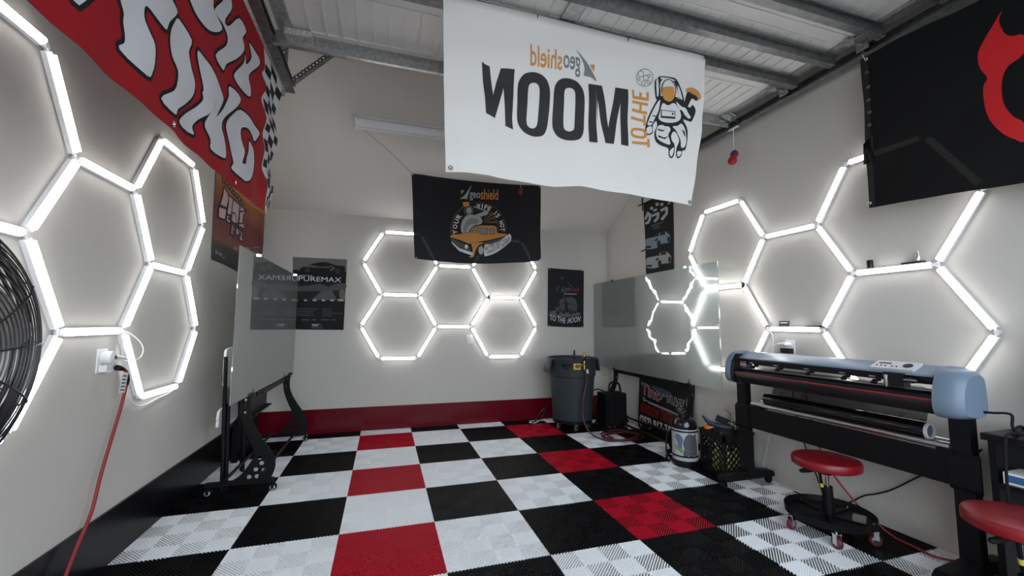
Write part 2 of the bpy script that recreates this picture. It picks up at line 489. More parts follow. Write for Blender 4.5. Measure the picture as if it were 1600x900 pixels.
ART = {
 'red_bound': [[(0.24,2.938),(0.375,2.923),(0.522,2.934),(0.563,2.864),(0.672,2.852),(0.679,2.822),(0.611,2.738),(0.723,2.754),(0.748,2.734),(0.642,2.616),(0.713,2.578),(0.731,2.759),(0.725,2.705),(0.637,2.612),(0.701,2.573),(0.761,2.534),(0.701,2.416),(0.742,2.376),(0.795,2.339),(0.765,2.267),(0.744,2.21),(0.803,2.172),(0.847,2.127),(0.826,2.03),(0.881,1.971)]],
 'red_edge': [[(0.357,3.016),(0.617,2.934),(0.796,2.948),(0.966,2.952),(1.026,2.931),(1.023,2.862),(1.031,2.911),(1.022,2.761),(1.017,2.594),(0.996,2.465),(0.99,2.344),(0.988,2.173),(0.937,2.053),(0.914,1.934)]],
 'red_top': [[(0.24,2.938),(0.386,2.93),(0.522,2.934),(0.671,2.954),(0.844,2.951),(0.988,2.933)]],
 'red_bottom': [[(0.883,1.959),(0.622,1.937),(0.301,1.929),(-0.009,1.925),(-0.206,1.93),(-0.381,1.933),(-0.577,1.931),(-0.738,1.931),(-0.866,1.93),(-0.951,1.927),(-1.023,1.927)]],
 'red_letters': [[(-0.926,2.045),(-0.896,2.029),(-0.876,2.031),(-0.854,2.062),(-0.815,2.123)],[(-0.735,2.193),(-0.72,2.17),(-0.697,2.147),(-0.694,2.121),(-0.679,2.087),(-0.679,2.063),(-0.695,2.033),(-0.572,2.026),(-0.546,2.054),(-0.537,2.1),(-0.545,2.15),(-0.58,2.175),(-0.607,2.203),(-0.601,2.247),(-0.535,2.246),(-0.474,2.256),(-0.454,2.299),(-0.396,2.378),(-0.447,2.388),(-0.482,2.388)],[(-0.381,2.364),(-0.286,2.348),(-0.299,2.29),(-0.269,2.241),(-0.222,2.203),(-0.229,2.144),(-0.287,2.081),(-0.352,2.027),(-0.371,1.996),(-0.469,2.005),(-0.389,2.076),(-0.366,2.119),(-0.365,2.171),(-0.408,2.198),(-0.433,2.236),(-0.435,2.278),(-0.414,2.324)],[(-0.227,2.343),(-0.165,2.351),(-0.098,2.353),(-0.006,2.329),(0.078,2.307),(0.062,2.26),(0.042,2.231),(-0.002,2.171),(0.062,2.227),(0.101,2.277),(0.138,2.347),(0.139,2.398),(0.28,2.417),(0.256,2.359),(0.11,2.225),(0.074,2.159),(0.112,2.109),(0.136,2.028),(-0.04,2.0),(-0.054,2.036),(-0.123,2.065),(-0.108,2.113),(-0.048,2.192),(-0.025,2.232),(-0.075,2.157),(-0.169,2.076),(-0.21,2.024),(-0.198,1.995),(-0.328,1.983),(-0.302,2.023),(-0.203,2.107),(-0.149,2.172),(-0.158,2.201),(-0.15,2.211),(-0.159,2.24),(-0.206,2.291),(-0.228,2.316)],[(0.303,2.36),(0.478,2.39),(0.64,2.393),(0.624,2.351),(0.576,2.305),(0.521,2.316),(0.439,2.314),(0.365,2.294),(0.322,2.259),(0.337,2.208),(0.385,2.161),(0.361,2.092),(0.421,2.111),(0.425,2.142),(0.456,2.198),(0.456,2.253),(0.548,2.255),(0.575,2.22),(0.578,2.148),(0.53,2.058),(0.419,2.012),(0.253,2.015),(0.268,2.056),(0.214,2.106),(0.143,2.153),(0.125,2.198),(0.184,2.27)],[(-0.336,2.509),(-0.316,2.493),(-0.272,2.472),(-0.212,2.473),(-0.137,2.496),(-0.059,2.543),(-0.012,2.586),(-0.008,2.608),(-0.064,2.614),(-0.114,2.624),(-0.137,2.66)],[(-0.096,2.626),(-0.021,2.722),(0.009,2.779),(0.072,2.81),(0.088,2.769),(0.028,2.676),(0.03,2.648),(0.079,2.675),(0.195,2.802),(0.303,2.809),(0.257,2.74),(0.283,2.714),(0.28,2.676),(0.189,2.574),(0.081,2.478),(0.044,2.424),(-0.061,2.431),(0.051,2.55),(0.066,2.606),(0.004,2.626),(-0.057,2.619)],[(0.362,2.783),(0.472,2.804),(0.562,2.806),(0.545,2.759),(0.42,2.642),(0.395,2.593),(0.437,2.557),(0.424,2.5),(0.259,2.463),(0.186,2.469),(0.193,2.507),(0.291,2.618),(0.315,2.684),(0.332,2.637),(0.407,2.707),(0.415,2.75)]],
 'moon_outline': [[(0.46,3.009),(0.571,3.016),(0.679,3.013),(1.0,3.008),(1.371,3.004),(1.778,2.999),(2.189,2.999),(2.178,2.855),(2.132,2.498),(2.087,2.236),(2.042,1.982),(1.889,1.992),(1.75,2.002),(1.572,2.0),(1.421,2.004),(1.256,2.013),(1.117,2.002),(0.982,2.006),(0.852,2.013),(0.727,2.024),(0.605,2.017),(0.491,2.007),(0.478,2.316),(0.468,2.633)]],
 'moon_black': [[(0.676,2.652),(0.694,2.64),(0.72,2.633),(0.731,2.554),(0.742,2.475),(0.76,2.552),(0.784,2.635),(0.822,2.642),(0.865,2.647),(0.862,2.579),(0.855,2.451),(0.852,2.362),(0.859,2.298),(0.836,2.306),(0.815,2.312),(0.809,2.399),(0.801,2.527),(0.78,2.445),(0.754,2.346),(0.726,2.358),(0.703,2.365),(0.695,2.467),(0.685,2.546)],[(1.322,2.647),(1.367,2.648),(1.409,2.648),(1.429,2.523),(1.447,2.394),(1.472,2.517),(1.499,2.653),(1.544,2.656),(1.591,2.66),(1.585,2.482),(1.579,2.295),(1.526,2.296),(1.531,2.42),(1.531,2.561),(1.503,2.429),(1.477,2.293),(1.424,2.293),(1.399,2.426),(1.378,2.554),(1.376,2.422),(1.373,2.289),(1.345,2.287),(1.318,2.287)]],
 'moon_o': [[(0.966,2.654),(1.001,2.657),(1.036,2.647),(1.063,2.621),(1.077,2.574),(1.077,2.512),(1.071,2.412),(1.063,2.343),(1.043,2.298),(1.005,2.282),(0.963,2.281),(0.921,2.297),(0.891,2.331),(0.88,2.381),(0.881,2.47),(0.885,2.553),(0.897,2.597),(0.924,2.635)],[(1.171,2.653),(1.208,2.656),(1.249,2.646),(1.28,2.611),(1.292,2.558),(1.291,2.448),(1.286,2.354),(1.263,2.3),(1.222,2.28),(1.173,2.277),(1.13,2.292),(1.102,2.33),(1.094,2.378),(1.096,2.477),(1.104,2.571),(1.119,2.616),(1.143,2.642)]],
 'moon_o_hole': [[(0.978,2.595),(1.001,2.594),(1.015,2.574),(1.016,2.532),(1.01,2.432),(1.006,2.364),(0.993,2.334),(0.969,2.325),(0.946,2.336),(0.938,2.368),(0.941,2.451),(0.947,2.542),(0.956,2.58)],[(1.196,2.597),(1.218,2.595),(1.232,2.575),(1.232,2.516),(1.227,2.368),(1.213,2.34),(1.19,2.332),(1.167,2.342),(1.16,2.373),(1.16,2.457),(1.164,2.558),(1.175,2.587)]],
 'moon_orange': [[(1.621,2.627),(1.738,2.631),(1.736,2.61),(1.62,2.607)],[(1.619,2.665),(1.634,2.665),(1.635,2.616),(1.62,2.616)],[(1.671,2.657),(1.689,2.657),(1.688,2.619),(1.671,2.618)],[(1.722,2.668),(1.739,2.669),(1.738,2.622),(1.721,2.622)],[(1.618,2.595),(1.734,2.597),(1.732,2.58),(1.617,2.578)],[(1.617,2.545),(1.73,2.544),(1.728,2.525),(1.616,2.528)],[(1.673,2.595),(1.69,2.595),(1.687,2.541),(1.672,2.541)],[(1.612,2.496),(1.705,2.492),(1.705,2.475),(1.611,2.478)],[(1.703,2.52),(1.719,2.52),(1.72,2.454),(1.703,2.452)],[(1.607,2.333),(1.726,2.348),(1.726,2.331),(1.606,2.317)],[(1.722,2.371),(1.74,2.369),(1.744,2.319),(1.725,2.315)]],
 'moon_ring': [[(1.651,2.428),(1.686,2.431),(1.712,2.426),(1.725,2.409),(1.721,2.384),(1.699,2.366),(1.654,2.361),(1.616,2.362),(1.602,2.38),(1.606,2.404),(1.621,2.42)]],
 'moon_ring_hole': [[(1.651,2.411),(1.685,2.414),(1.702,2.405),(1.7,2.388),(1.684,2.38),(1.646,2.377),(1.623,2.38),(1.618,2.393),(1.628,2.405)]],
 'moon_sail': [[(1.243,2.84),(1.284,2.802),(1.33,2.752),(1.377,2.674),(1.338,2.692),(1.295,2.695),(1.298,2.733),(1.28,2.785)]],
 'moon_sail_orange': [[(1.33,2.765),(1.363,2.772),(1.361,2.728),(1.351,2.74)]],
 'moon_shield_q': [[(1.152,2.814),(0.958,2.819),(0.958,2.689),(1.151,2.696)]],
 'moon_geo_q': [[(1.271,2.796),(1.16,2.792),(1.159,2.678),(1.27,2.676)]],
 'moon_ball': [[(1.776,2.773),(1.774,2.76),(1.77,2.747),(1.762,2.735),(1.752,2.724),(1.74,2.715),(1.727,2.709),(1.714,2.705),(1.7,2.704),(1.688,2.706),(1.677,2.71),(1.667,2.717),(1.66,2.727),(1.656,2.738),(1.655,2.75),(1.657,2.763),(1.662,2.776),(1.669,2.788),(1.679,2.799),(1.69,2.808),(1.703,2.814),(1.717,2.819),(1.73,2.82),(1.743,2.818),(1.754,2.814),(1.764,2.806),(1.771,2.797),(1.775,2.786)]],
 'moon_craters': [[(1.709,2.786),(1.707,2.777),(1.701,2.769),(1.692,2.764),(1.683,2.762),(1.675,2.764),(1.669,2.77),(1.667,2.777),(1.669,2.786),(1.675,2.794),(1.684,2.799),(1.693,2.801),(1.701,2.799),(1.707,2.793)],[(1.743,2.767),(1.741,2.759),(1.736,2.752),(1.728,2.748),(1.72,2.746),(1.713,2.748),(1.708,2.753),(1.706,2.76),(1.708,2.767),(1.713,2.774),(1.721,2.779),(1.729,2.781),(1.737,2.779),(1.742,2.774)],[(1.76,2.783),(1.759,2.778),(1.755,2.774),(1.751,2.771),(1.745,2.77),(1.741,2.771),(1.738,2.774),(1.737,2.778),(1.738,2.783),(1.741,2.787),(1.746,2.79),(1.751,2.791),(1.756,2.79),(1.759,2.787)],[(1.719,2.729),(1.718,2.723),(1.714,2.718),(1.708,2.715),(1.702,2.713),(1.696,2.715),(1.692,2.718),(1.691,2.724),(1.693,2.729),(1.697,2.734),(1.702,2.738),(1.709,2.739),(1.714,2.738),(1.718,2.734)],[(1.754,2.74),(1.753,2.735),(1.75,2.731),(1.745,2.728),(1.74,2.727),(1.735,2.728),(1.732,2.731),(1.731,2.735),(1.732,2.74),(1.735,2.744),(1.74,2.747),(1.745,2.748),(1.75,2.747),(1.753,2.744)],[(1.683,2.747),(1.682,2.743),(1.679,2.74),(1.675,2.737),(1.671,2.737),(1.667,2.738),(1.665,2.74),(1.664,2.743),(1.665,2.747),(1.668,2.751),(1.672,2.753),(1.676,2.754),(1.679,2.753),(1.682,2.75)]],
 'astro_black': [[(1.79,2.759),(1.813,2.78),(1.831,2.795),(1.9,2.804),(1.955,2.799),(1.985,2.735),(2.006,2.658),(2.013,2.61),(1.976,2.62),(1.936,2.775),(1.835,2.764),(1.824,2.65),(1.791,2.632),(1.784,2.698)],[(1.827,2.659),(1.79,2.616),(1.763,2.568),(1.735,2.509),(1.718,2.452),(1.71,2.412),(1.727,2.393),(1.764,2.411),(1.768,2.46),(1.793,2.495),(1.799,2.465),(1.776,2.414),(1.783,2.361),(1.822,2.339),(1.875,2.327),(1.879,2.288),(1.899,2.269),(1.921,2.294),(1.923,2.357),(1.904,2.378),(1.896,2.408),(1.911,2.438),(1.932,2.444),(1.951,2.42),(1.959,2.386),(1.941,2.344),(1.936,2.296),(1.953,2.276),(1.979,2.298),(1.987,2.33),(2.011,2.345),(2.026,2.451),(2.02,2.499),(2.001,2.54),(2.048,2.531),(2.067,2.542),(2.093,2.607),(2.071,2.644),(2.051,2.625),(2.014,2.636),(1.964,2.663),(1.941,2.675)],[(2.027,2.718),(2.064,2.717),(2.106,2.696),(2.096,2.673),(2.063,2.684),(2.032,2.626),(2.004,2.625)]],
 'astro_white': [[(1.818,2.633),(1.785,2.588),(1.748,2.511),(1.731,2.463),(1.76,2.465),(1.783,2.509),(1.806,2.552),(1.816,2.593)],[(1.721,2.435),(1.755,2.456),(1.761,2.42),(1.729,2.401)],[(1.84,2.615),(1.88,2.608),(1.926,2.632),(1.965,2.606),(1.984,2.565),(1.971,2.529),(1.917,2.503),(1.849,2.496),(1.811,2.514),(1.822,2.562)],[(1.806,2.464),(1.849,2.476),(1.887,2.469),(1.894,2.447),(1.874,2.413),(1.886,2.375),(1.885,2.352),(1.841,2.357),(1.797,2.377),(1.787,2.416)],[(1.912,2.478),(1.953,2.488),(1.986,2.509),(2.008,2.473),(2.013,2.401),(2.002,2.356),(1.974,2.35),(1.968,2.395),(1.936,2.454)],[(1.887,2.314),(1.917,2.339),(1.912,2.299),(1.899,2.279),(1.887,2.291)],[(1.946,2.319),(1.977,2.323),(1.971,2.3),(1.954,2.286),(1.945,2.297)],[(1.942,2.645),(1.986,2.62),(2.018,2.615),(2.042,2.581),(2.056,2.561),(2.041,2.55),(2.012,2.571),(1.974,2.597)],[(1.799,2.757),(1.815,2.768),(1.81,2.671),(1.796,2.653)],[(1.958,2.755),(1.973,2.733),(1.988,2.679),(1.987,2.663),(1.962,2.682)],[(1.836,2.788),(1.899,2.795),(1.941,2.79),(1.931,2.782),(1.844,2.774)]],
 'astro_helmet': [[(1.945,2.718),(1.942,2.697),(1.936,2.677),(1.926,2.659),(1.914,2.644),(1.9,2.634),(1.885,2.629),(1.871,2.629),(1.857,2.634),(1.846,2.645),(1.838,2.66),(1.833,2.677),(1.831,2.697),(1.834,2.718),(1.84,2.738),(1.849,2.756),(1.861,2.771),(1.875,2.782),(1.89,2.787),(1.905,2.787),(1.918,2.782),(1.93,2.771),(1.938,2.757),(1.943,2.738)]],
 'astro_helmet_in': [[(1.937,2.717),(1.935,2.697),(1.929,2.679),(1.921,2.663),(1.91,2.649),(1.898,2.64),(1.885,2.635),(1.873,2.635),(1.861,2.641),(1.851,2.65),(1.844,2.664),(1.84,2.68),(1.838,2.699),(1.841,2.718),(1.846,2.736),(1.854,2.753),(1.865,2.766),(1.877,2.776),(1.89,2.781),(1.903,2.781),(1.914,2.776),(1.924,2.766),(1.932,2.752),(1.936,2.735)]],
 'astro_visor': [[(1.841,2.713),(1.863,2.727),(1.911,2.738),(1.928,2.729),(1.928,2.676),(1.913,2.648),(1.89,2.633),(1.86,2.634),(1.841,2.649),(1.834,2.68)]],
 'astro_tool': [[(2.016,2.734),(2.037,2.751),(2.075,2.758),(2.113,2.74),(2.13,2.7),(2.11,2.68),(2.097,2.702),(2.064,2.721),(2.027,2.722)]],
 'astro_line': [[(1.825,2.571),(1.938,2.582),(1.938,2.532),(1.826,2.52)],[(1.799,2.445),(1.834,2.439),(1.857,2.45),(1.834,2.429),(1.803,2.434)],[(1.798,2.402),(1.842,2.391),(1.88,2.406),(1.846,2.381),(1.802,2.388)],[(1.827,2.481),(1.889,2.48),(1.973,2.515),(1.916,2.476),(1.853,2.468)],[(1.982,2.469),(2.003,2.456),(2.008,2.417),(1.997,2.431)],[(1.77,2.53),(1.792,2.526),(1.79,2.52),(1.766,2.522)],[(1.743,2.487),(1.769,2.485),(1.767,2.478),(1.74,2.479)],[(1.98,2.601),(2.007,2.581),(2.001,2.576),(1.975,2.594)]],
 'astro_box': [[(1.832,2.567),(1.932,2.576),(1.932,2.544),(1.833,2.533)]],
 'astro_dot': [[(1.926,2.562),(1.924,2.558),(1.921,2.555),(1.917,2.554),(1.913,2.554),(1.91,2.556),(1.909,2.559),(1.91,2.563),(1.913,2.566),(1.918,2.568),(1.922,2.568),(1.925,2.566)]],
 'bb_outline': [[(0.438,2.81),(0.685,2.796),(0.962,2.792),(1.25,2.795),(1.548,2.806),(1.898,2.829),(1.898,2.525),(1.89,2.225),(1.898,1.951),(1.705,1.919),(1.479,1.901),(1.225,1.881),(0.944,1.874),(0.706,1.882),(0.494,1.898),(0.474,2.194),(0.459,2.501)]],
 'bb_sail': [[(1.083,2.747),(1.059,2.675),(1.044,2.621),(1.034,2.584),(0.999,2.586),(0.958,2.576),(1.003,2.619),(1.043,2.678)]],
 'bb_sail_orange': [[(0.965,2.677),(1.005,2.68),(0.972,2.629)]],
 'bb_geo_q': [[(1.062,2.665),(1.183,2.671),(1.184,2.583),(1.063,2.574)]],
 'bb_shield_q': [[(1.188,2.714),(1.386,2.728),(1.387,2.608),(1.189,2.596)]],
 'bb_circ': [[(1.173,2.256),(1.485,2.279),(1.169,2.571)]],
 'bb_orange': [[(0.989,2.544),(1.055,2.555),(1.061,2.514),(0.995,2.493)]],
 'bb_grey': [[(1.011,2.463),(1.023,2.495),(1.056,2.507),(1.087,2.496),(1.098,2.461),(1.088,2.424),(1.058,2.408),(1.027,2.422)],[(1.061,2.499),(1.123,2.517),(1.196,2.493),(1.273,2.468),(1.275,2.451),(1.228,2.415),(1.187,2.381),(1.161,2.394),(1.207,2.445),(1.134,2.474),(1.098,2.471)],[(0.966,2.439),(0.995,2.483),(1.016,2.464),(1.007,2.412),(1.023,2.372),(1.064,2.355),(1.115,2.344),(1.167,2.334),(1.2,2.366),(1.209,2.325),(1.167,2.304),(1.106,2.292),(1.076,2.248),(1.051,2.211),(1.005,2.202),(0.979,2.246),(0.978,2.317),(0.997,2.36)]],
 'bb_line': [[(1.029,2.465),(1.052,2.475),(1.05,2.467),(1.031,2.457)],[(1.047,2.446),(1.072,2.453),(1.067,2.44),(1.052,2.436)],[(1.114,2.442),(1.175,2.473),(1.145,2.424),(1.119,2.401)],[(1.039,2.286),(1.105,2.312),(1.198,2.335),(1.106,2.3),(1.05,2.27)]],
 'bb_ray': [[(1.224,2.337),(1.382,2.344),(1.382,2.361),(1.38,2.377)],[(1.224,2.337),(1.372,2.403),(1.365,2.417),(1.357,2.431)],[(1.224,2.337),(1.34,2.451),(1.328,2.462),(1.315,2.471)],[(1.224,2.337),(1.291,2.483),(1.279,2.487),(1.266,2.491)]],
 'bb_truck': [[(0.856,2.164),(0.885,2.18),(0.935,2.187),(1.015,2.206),(1.071,2.22),(1.096,2.273),(1.116,2.291),(1.219,2.308),(1.335,2.315),(1.375,2.297),(1.38,2.234),(1.474,2.231),(1.477,2.202),(1.284,2.145),(1.17,2.117),(1.098,2.1),(1.068,2.088),(0.966,2.123),(0.866,2.145)],[(1.088,2.099),(1.17,2.115),(1.234,2.111),(1.191,2.092),(1.155,2.059),(1.132,2.002),(1.116,1.95),(1.07,1.946),(1.1,1.975),(1.104,2.051)]],
 'bb_window': [[(1.118,2.279),(1.165,2.285),(1.153,2.223),(1.088,2.217)],[(1.186,2.275),(1.275,2.282),(1.26,2.205),(1.177,2.212)],[(1.3,2.279),(1.349,2.28),(1.351,2.224),(1.298,2.214)]],
 'bb_grille': [[(0.858,2.142),(0.966,2.103),(1.068,2.067),(1.092,2.002),(0.988,2.034),(0.887,2.086)]],
 'bb_white': [[(0.869,2.105),(0.958,2.037),(1.1,1.998),(1.114,1.975),(1.09,1.967),(0.958,2.006),(0.875,2.085)],[(1.054,2.058),(1.052,2.048),(1.047,2.039),(1.04,2.034),(1.032,2.033),(1.025,2.037),(1.02,2.046),(1.018,2.056),(1.019,2.067),(1.024,2.075),(1.031,2.081),(1.039,2.081),(1.047,2.077),(1.052,2.069)]],
 'bb_wheel': [[(1.239,2.031),(1.238,2.01),(1.232,1.992),(1.222,1.977),(1.21,1.967),(1.197,1.963),(1.183,1.965),(1.171,1.974),(1.161,1.988),(1.155,2.006),(1.153,2.026),(1.154,2.046),(1.16,2.064),(1.17,2.079),(1.182,2.09),(1.195,2.094),(1.209,2.091),(1.221,2.083),(1.231,2.069),(1.237,2.051)]],
 'bb_rim': [[(1.227,2.03),(1.226,2.015),(1.222,2.002),(1.215,1.991),(1.207,1.984),(1.199,1.981),(1.19,1.983),(1.181,1.989),(1.175,1.999),(1.171,2.012),(1.169,2.027),(1.17,2.041),(1.174,2.054),(1.18,2.065),(1.188,2.072),(1.197,2.075),(1.206,2.074),(1.214,2.067),(1.221,2.057),(1.225,2.044)]],
 'bb_ribbon': [[(1.239,2.092),(1.306,2.099),(1.421,2.154),(1.523,2.234),(1.535,2.149),(1.422,2.048),(1.338,1.995),(1.265,1.969),(1.236,1.975)]],
 'bb_t1_q': [[(1.243,2.062),(1.522,2.201),(1.529,2.159),(1.25,2.027)]],
 'bb_t2_q': [[(1.262,2.018),(1.516,2.156),(1.523,2.119),(1.269,1.983)]],
 'dv_outline': [[(-0.481,2.885),(-0.649,2.887),(-0.796,2.874),(-0.901,2.86),(-0.997,2.854),(-1.148,2.842),(-1.082,1.89),(-0.956,1.9),(-0.813,1.915),(-0.649,1.928),(-0.448,1.943),(-0.479,2.272),(-0.471,2.601)]],
 'dv_horn': [[(-1.069,2.744),(-1.034,2.689),(-1.002,2.637),(-0.981,2.595),(-0.975,2.552),(-0.981,2.5),(-1.0,2.444),(-0.985,2.415),(-0.98,2.365),(-0.983,2.293),(-0.995,2.235),(-1.015,2.183),(-1.042,2.133),(-1.069,2.102),(-1.095,2.08),(-1.101,2.167),(-1.076,2.204),(-1.052,2.263),(-1.043,2.319),(-1.045,2.386),(-1.055,2.431),(-1.076,2.464),(-1.123,2.489),(-1.129,2.575),(-1.096,2.593),(-1.074,2.619),(-1.061,2.669),(-1.058,2.706)]],
 'dv_grom': [[(-0.488,2.873),(-0.486,2.779),(-0.487,2.687),(-0.482,2.607),(-0.481,2.53),(-0.479,2.449),(-0.446,1.971)]],
 'dv_tag': [[(-0.452,2.344),(-0.506,2.373),(-0.5,2.223),(-0.444,2.213)]],
 'pm_outline': [[(-0.794,1.964),(-0.771,1.964),(-0.224,1.965),(-0.227,1.554),(-0.231,1.146),(-0.715,1.151),(-0.755,1.153)]],
 'pm_sky': [[(-0.794,1.964),(-0.771,1.964),(-0.224,1.965),(-0.226,1.824),(-0.438,1.825),(-0.787,1.82)]],
 'pm_car': [[(-0.719,1.818),(-0.707,1.842),(-0.68,1.855),(-0.635,1.872),(-0.599,1.891),(-0.535,1.913),(-0.442,1.921),(-0.375,1.9),(-0.308,1.888),(-0.25,1.886),(-0.242,1.834),(-0.285,1.806),(-0.437,1.803),(-0.696,1.802)]],
 'pm_hl': [[(-0.68,1.857),(-0.598,1.879),(-0.505,1.865),(-0.374,1.88),(-0.402,1.863),(-0.505,1.853),(-0.643,1.857)]],
 'pm_hl2': [[(-0.409,1.821),(-0.374,1.869),(-0.345,1.858),(-0.386,1.822)]],
 'pm_hl3': [[(-0.738,1.827),(-0.714,1.808),(-0.728,1.807)]],
 'pm_txt_q': [[(-0.725,1.75),(-0.277,1.749),(-0.279,1.695),(-0.722,1.695)]],
 'pm_small': [[(-0.723,1.762),(-0.589,1.762),(-0.588,1.755),(-0.723,1.755)]],
 'pm_scene': [[(-0.78,1.669),(-0.234,1.683),(-0.234,1.487),(-0.771,1.485)]],
 'pm_hill': [[(-0.776,1.579),(-0.778,1.629),(-0.616,1.645),(-0.497,1.669),(-0.411,1.636),(-0.337,1.675),(-0.234,1.683),(-0.234,1.616),(-0.475,1.588)]],
 'pm_road': [[(-0.484,1.588),(-0.372,1.596),(-0.311,1.485),(-0.581,1.484)]],
 'pm_glow': [[(-0.296,1.593),(-0.233,1.606),(-0.233,1.487),(-0.273,1.486)]],
 'pm_tint_q': [[(-0.567,1.213),(-0.491,1.212),(-0.49,1.184),(-0.568,1.185)]],
 'pm_tint2_q': [[(-0.488,1.212),(-0.459,1.211),(-0.457,1.183),(-0.487,1.184)]],
 'pm_url': [[(-0.569,1.175),(-0.44,1.172),(-0.44,1.164),(-0.569,1.167)]],
 'pm_bar': [[(-0.771,1.487),(-0.722,1.486),(-0.721,1.466),(-0.77,1.467)],[(-0.659,1.489),(-0.625,1.488),(-0.624,1.468),(-0.658,1.469)],[(-0.567,1.491),(-0.529,1.49),(-0.528,1.47),(-0.567,1.471)],[(-0.475,1.494),(-0.441,1.492),(-0.44,1.472),(-0.474,1.473)],[(-0.385,1.496),(-0.347,1.495),(-0.346,1.474),(-0.384,1.475)],[(-0.304,1.498),(-0.247,1.497),(-0.246,1.476),(-0.304,1.477)]],
 'pm_line': [[(-0.748,1.384),(-0.512,1.384),(-0.512,1.378),(-0.748,1.377)],[(-0.471,1.385),(-0.368,1.385),(-0.368,1.379),(-0.47,1.379)],[(-0.747,1.359),(-0.552,1.359),(-0.552,1.353),(-0.747,1.352)],[(-0.469,1.36),(-0.367,1.359),(-0.367,1.353),(-0.469,1.354)],[(-0.746,1.336),(-0.551,1.336),(-0.551,1.33),(-0.746,1.329)],[(-0.469,1.337),(-0.248,1.338),(-0.248,1.332),(-0.468,1.331)],[(-0.745,1.312),(-0.55,1.311),(-0.55,1.305),(-0.745,1.305)],[(-0.467,1.312),(-0.365,1.312),(-0.365,1.306),(-0.467,1.306)],[(-0.675,1.264),(-0.594,1.263),(-0.593,1.253),(-0.675,1.254)],[(-0.567,1.265),(-0.525,1.264),(-0.525,1.254),(-0.566,1.255)],[(-0.475,1.266),(-0.386,1.265),(-0.386,1.255),(-0.474,1.256)],[(-0.358,1.267),(-0.321,1.265),(-0.32,1.255),(-0.358,1.257)]],
 'tm_outline': [[(2.299,1.984),(2.563,1.977),(2.838,1.973),(2.829,1.585),(2.822,1.187),(2.547,1.189),(2.292,1.201),(2.296,1.593)]],
 'tm_geo_q': [[(2.539,1.721),(2.626,1.727),(2.626,1.66),(2.538,1.654)]],
 'tm_shield_q': [[(2.63,1.738),(2.758,1.742),(2.758,1.673),(2.629,1.667)]],
 'tm_bar': [[(2.538,1.643),(2.723,1.646),(2.723,1.636),(2.538,1.633)]],
 'tm_sail': [[(2.533,1.759),(2.521,1.705),(2.538,1.673),(2.486,1.67),(2.51,1.715)]],
 'tm_t1_q': [[(2.318,1.361),(2.557,1.311),(2.55,1.237),(2.322,1.281)]],
 'tm_t2_q': [[(2.594,1.311),(2.784,1.345),(2.769,1.266),(2.576,1.233)]],
 'tm_ground': [[(2.32,1.378),(2.388,1.411),(2.572,1.387),(2.747,1.39),(2.78,1.366),(2.699,1.336),(2.537,1.323),(2.399,1.343)]],
 'tm_grey': [[(2.469,1.555),(2.538,1.588),(2.549,1.429),(2.48,1.423),(2.463,1.491)],[(2.55,1.583),(2.643,1.601),(2.701,1.571),(2.736,1.496),(2.654,1.5),(2.572,1.52)],[(2.578,1.504),(2.736,1.486),(2.726,1.432),(2.688,1.415),(2.595,1.43)],[(2.405,1.453),(2.468,1.47),(2.462,1.386),(2.411,1.385)],[(2.521,1.646),(2.532,1.647),(2.536,1.577),(2.524,1.577)],[(2.423,1.681),(2.441,1.734),(2.475,1.751),(2.452,1.713),(2.437,1.672)],[(2.58,1.782),(2.597,1.793),(2.65,1.752),(2.661,1.736),(2.644,1.741),(2.597,1.777)],[(2.481,1.853),(2.528,1.866),(2.539,1.85),(2.487,1.837)]],
 'tm_wheel': [[(2.474,1.386),(2.47,1.372),(2.461,1.361),(2.447,1.355),(2.432,1.354),(2.418,1.36),(2.409,1.371),(2.405,1.385),(2.409,1.398),(2.418,1.41),(2.432,1.416),(2.447,1.416),(2.461,1.41),(2.47,1.399)],[(2.562,1.398),(2.559,1.383),(2.548,1.371),(2.533,1.364),(2.517,1.364),(2.502,1.37),(2.492,1.382),(2.489,1.396),(2.492,1.411),(2.503,1.423),(2.517,1.43),(2.534,1.43),(2.549,1.424),(2.559,1.412)],[(2.671,1.388),(2.667,1.375),(2.657,1.363),(2.643,1.357),(2.628,1.357),(2.614,1.363),(2.604,1.374),(2.601,1.388),(2.604,1.401),(2.614,1.413),(2.628,1.419),(2.644,1.419),(2.658,1.413),(2.667,1.402)],[(2.726,1.395),(2.723,1.384),(2.716,1.376),(2.705,1.371),(2.694,1.371),(2.684,1.376),(2.677,1.384),(2.674,1.394),(2.677,1.404),(2.684,1.412),(2.694,1.417),(2.706,1.417),(2.716,1.413),(2.723,1.405)],[(2.524,1.503),(2.522,1.495),(2.516,1.488),(2.507,1.484),(2.498,1.484),(2.49,1.487),(2.484,1.494),(2.482,1.502),(2.484,1.51),(2.49,1.517),(2.498,1.521),(2.508,1.521),(2.516,1.518),(2.522,1.511)]],
 'kb_outline': [[(2.075,2.703),(1.824,2.694),(1.553,2.642),(1.537,2.586),(1.55,2.184),(1.556,1.819),(1.781,1.817),(2.053,1.815),(2.064,2.246)]],
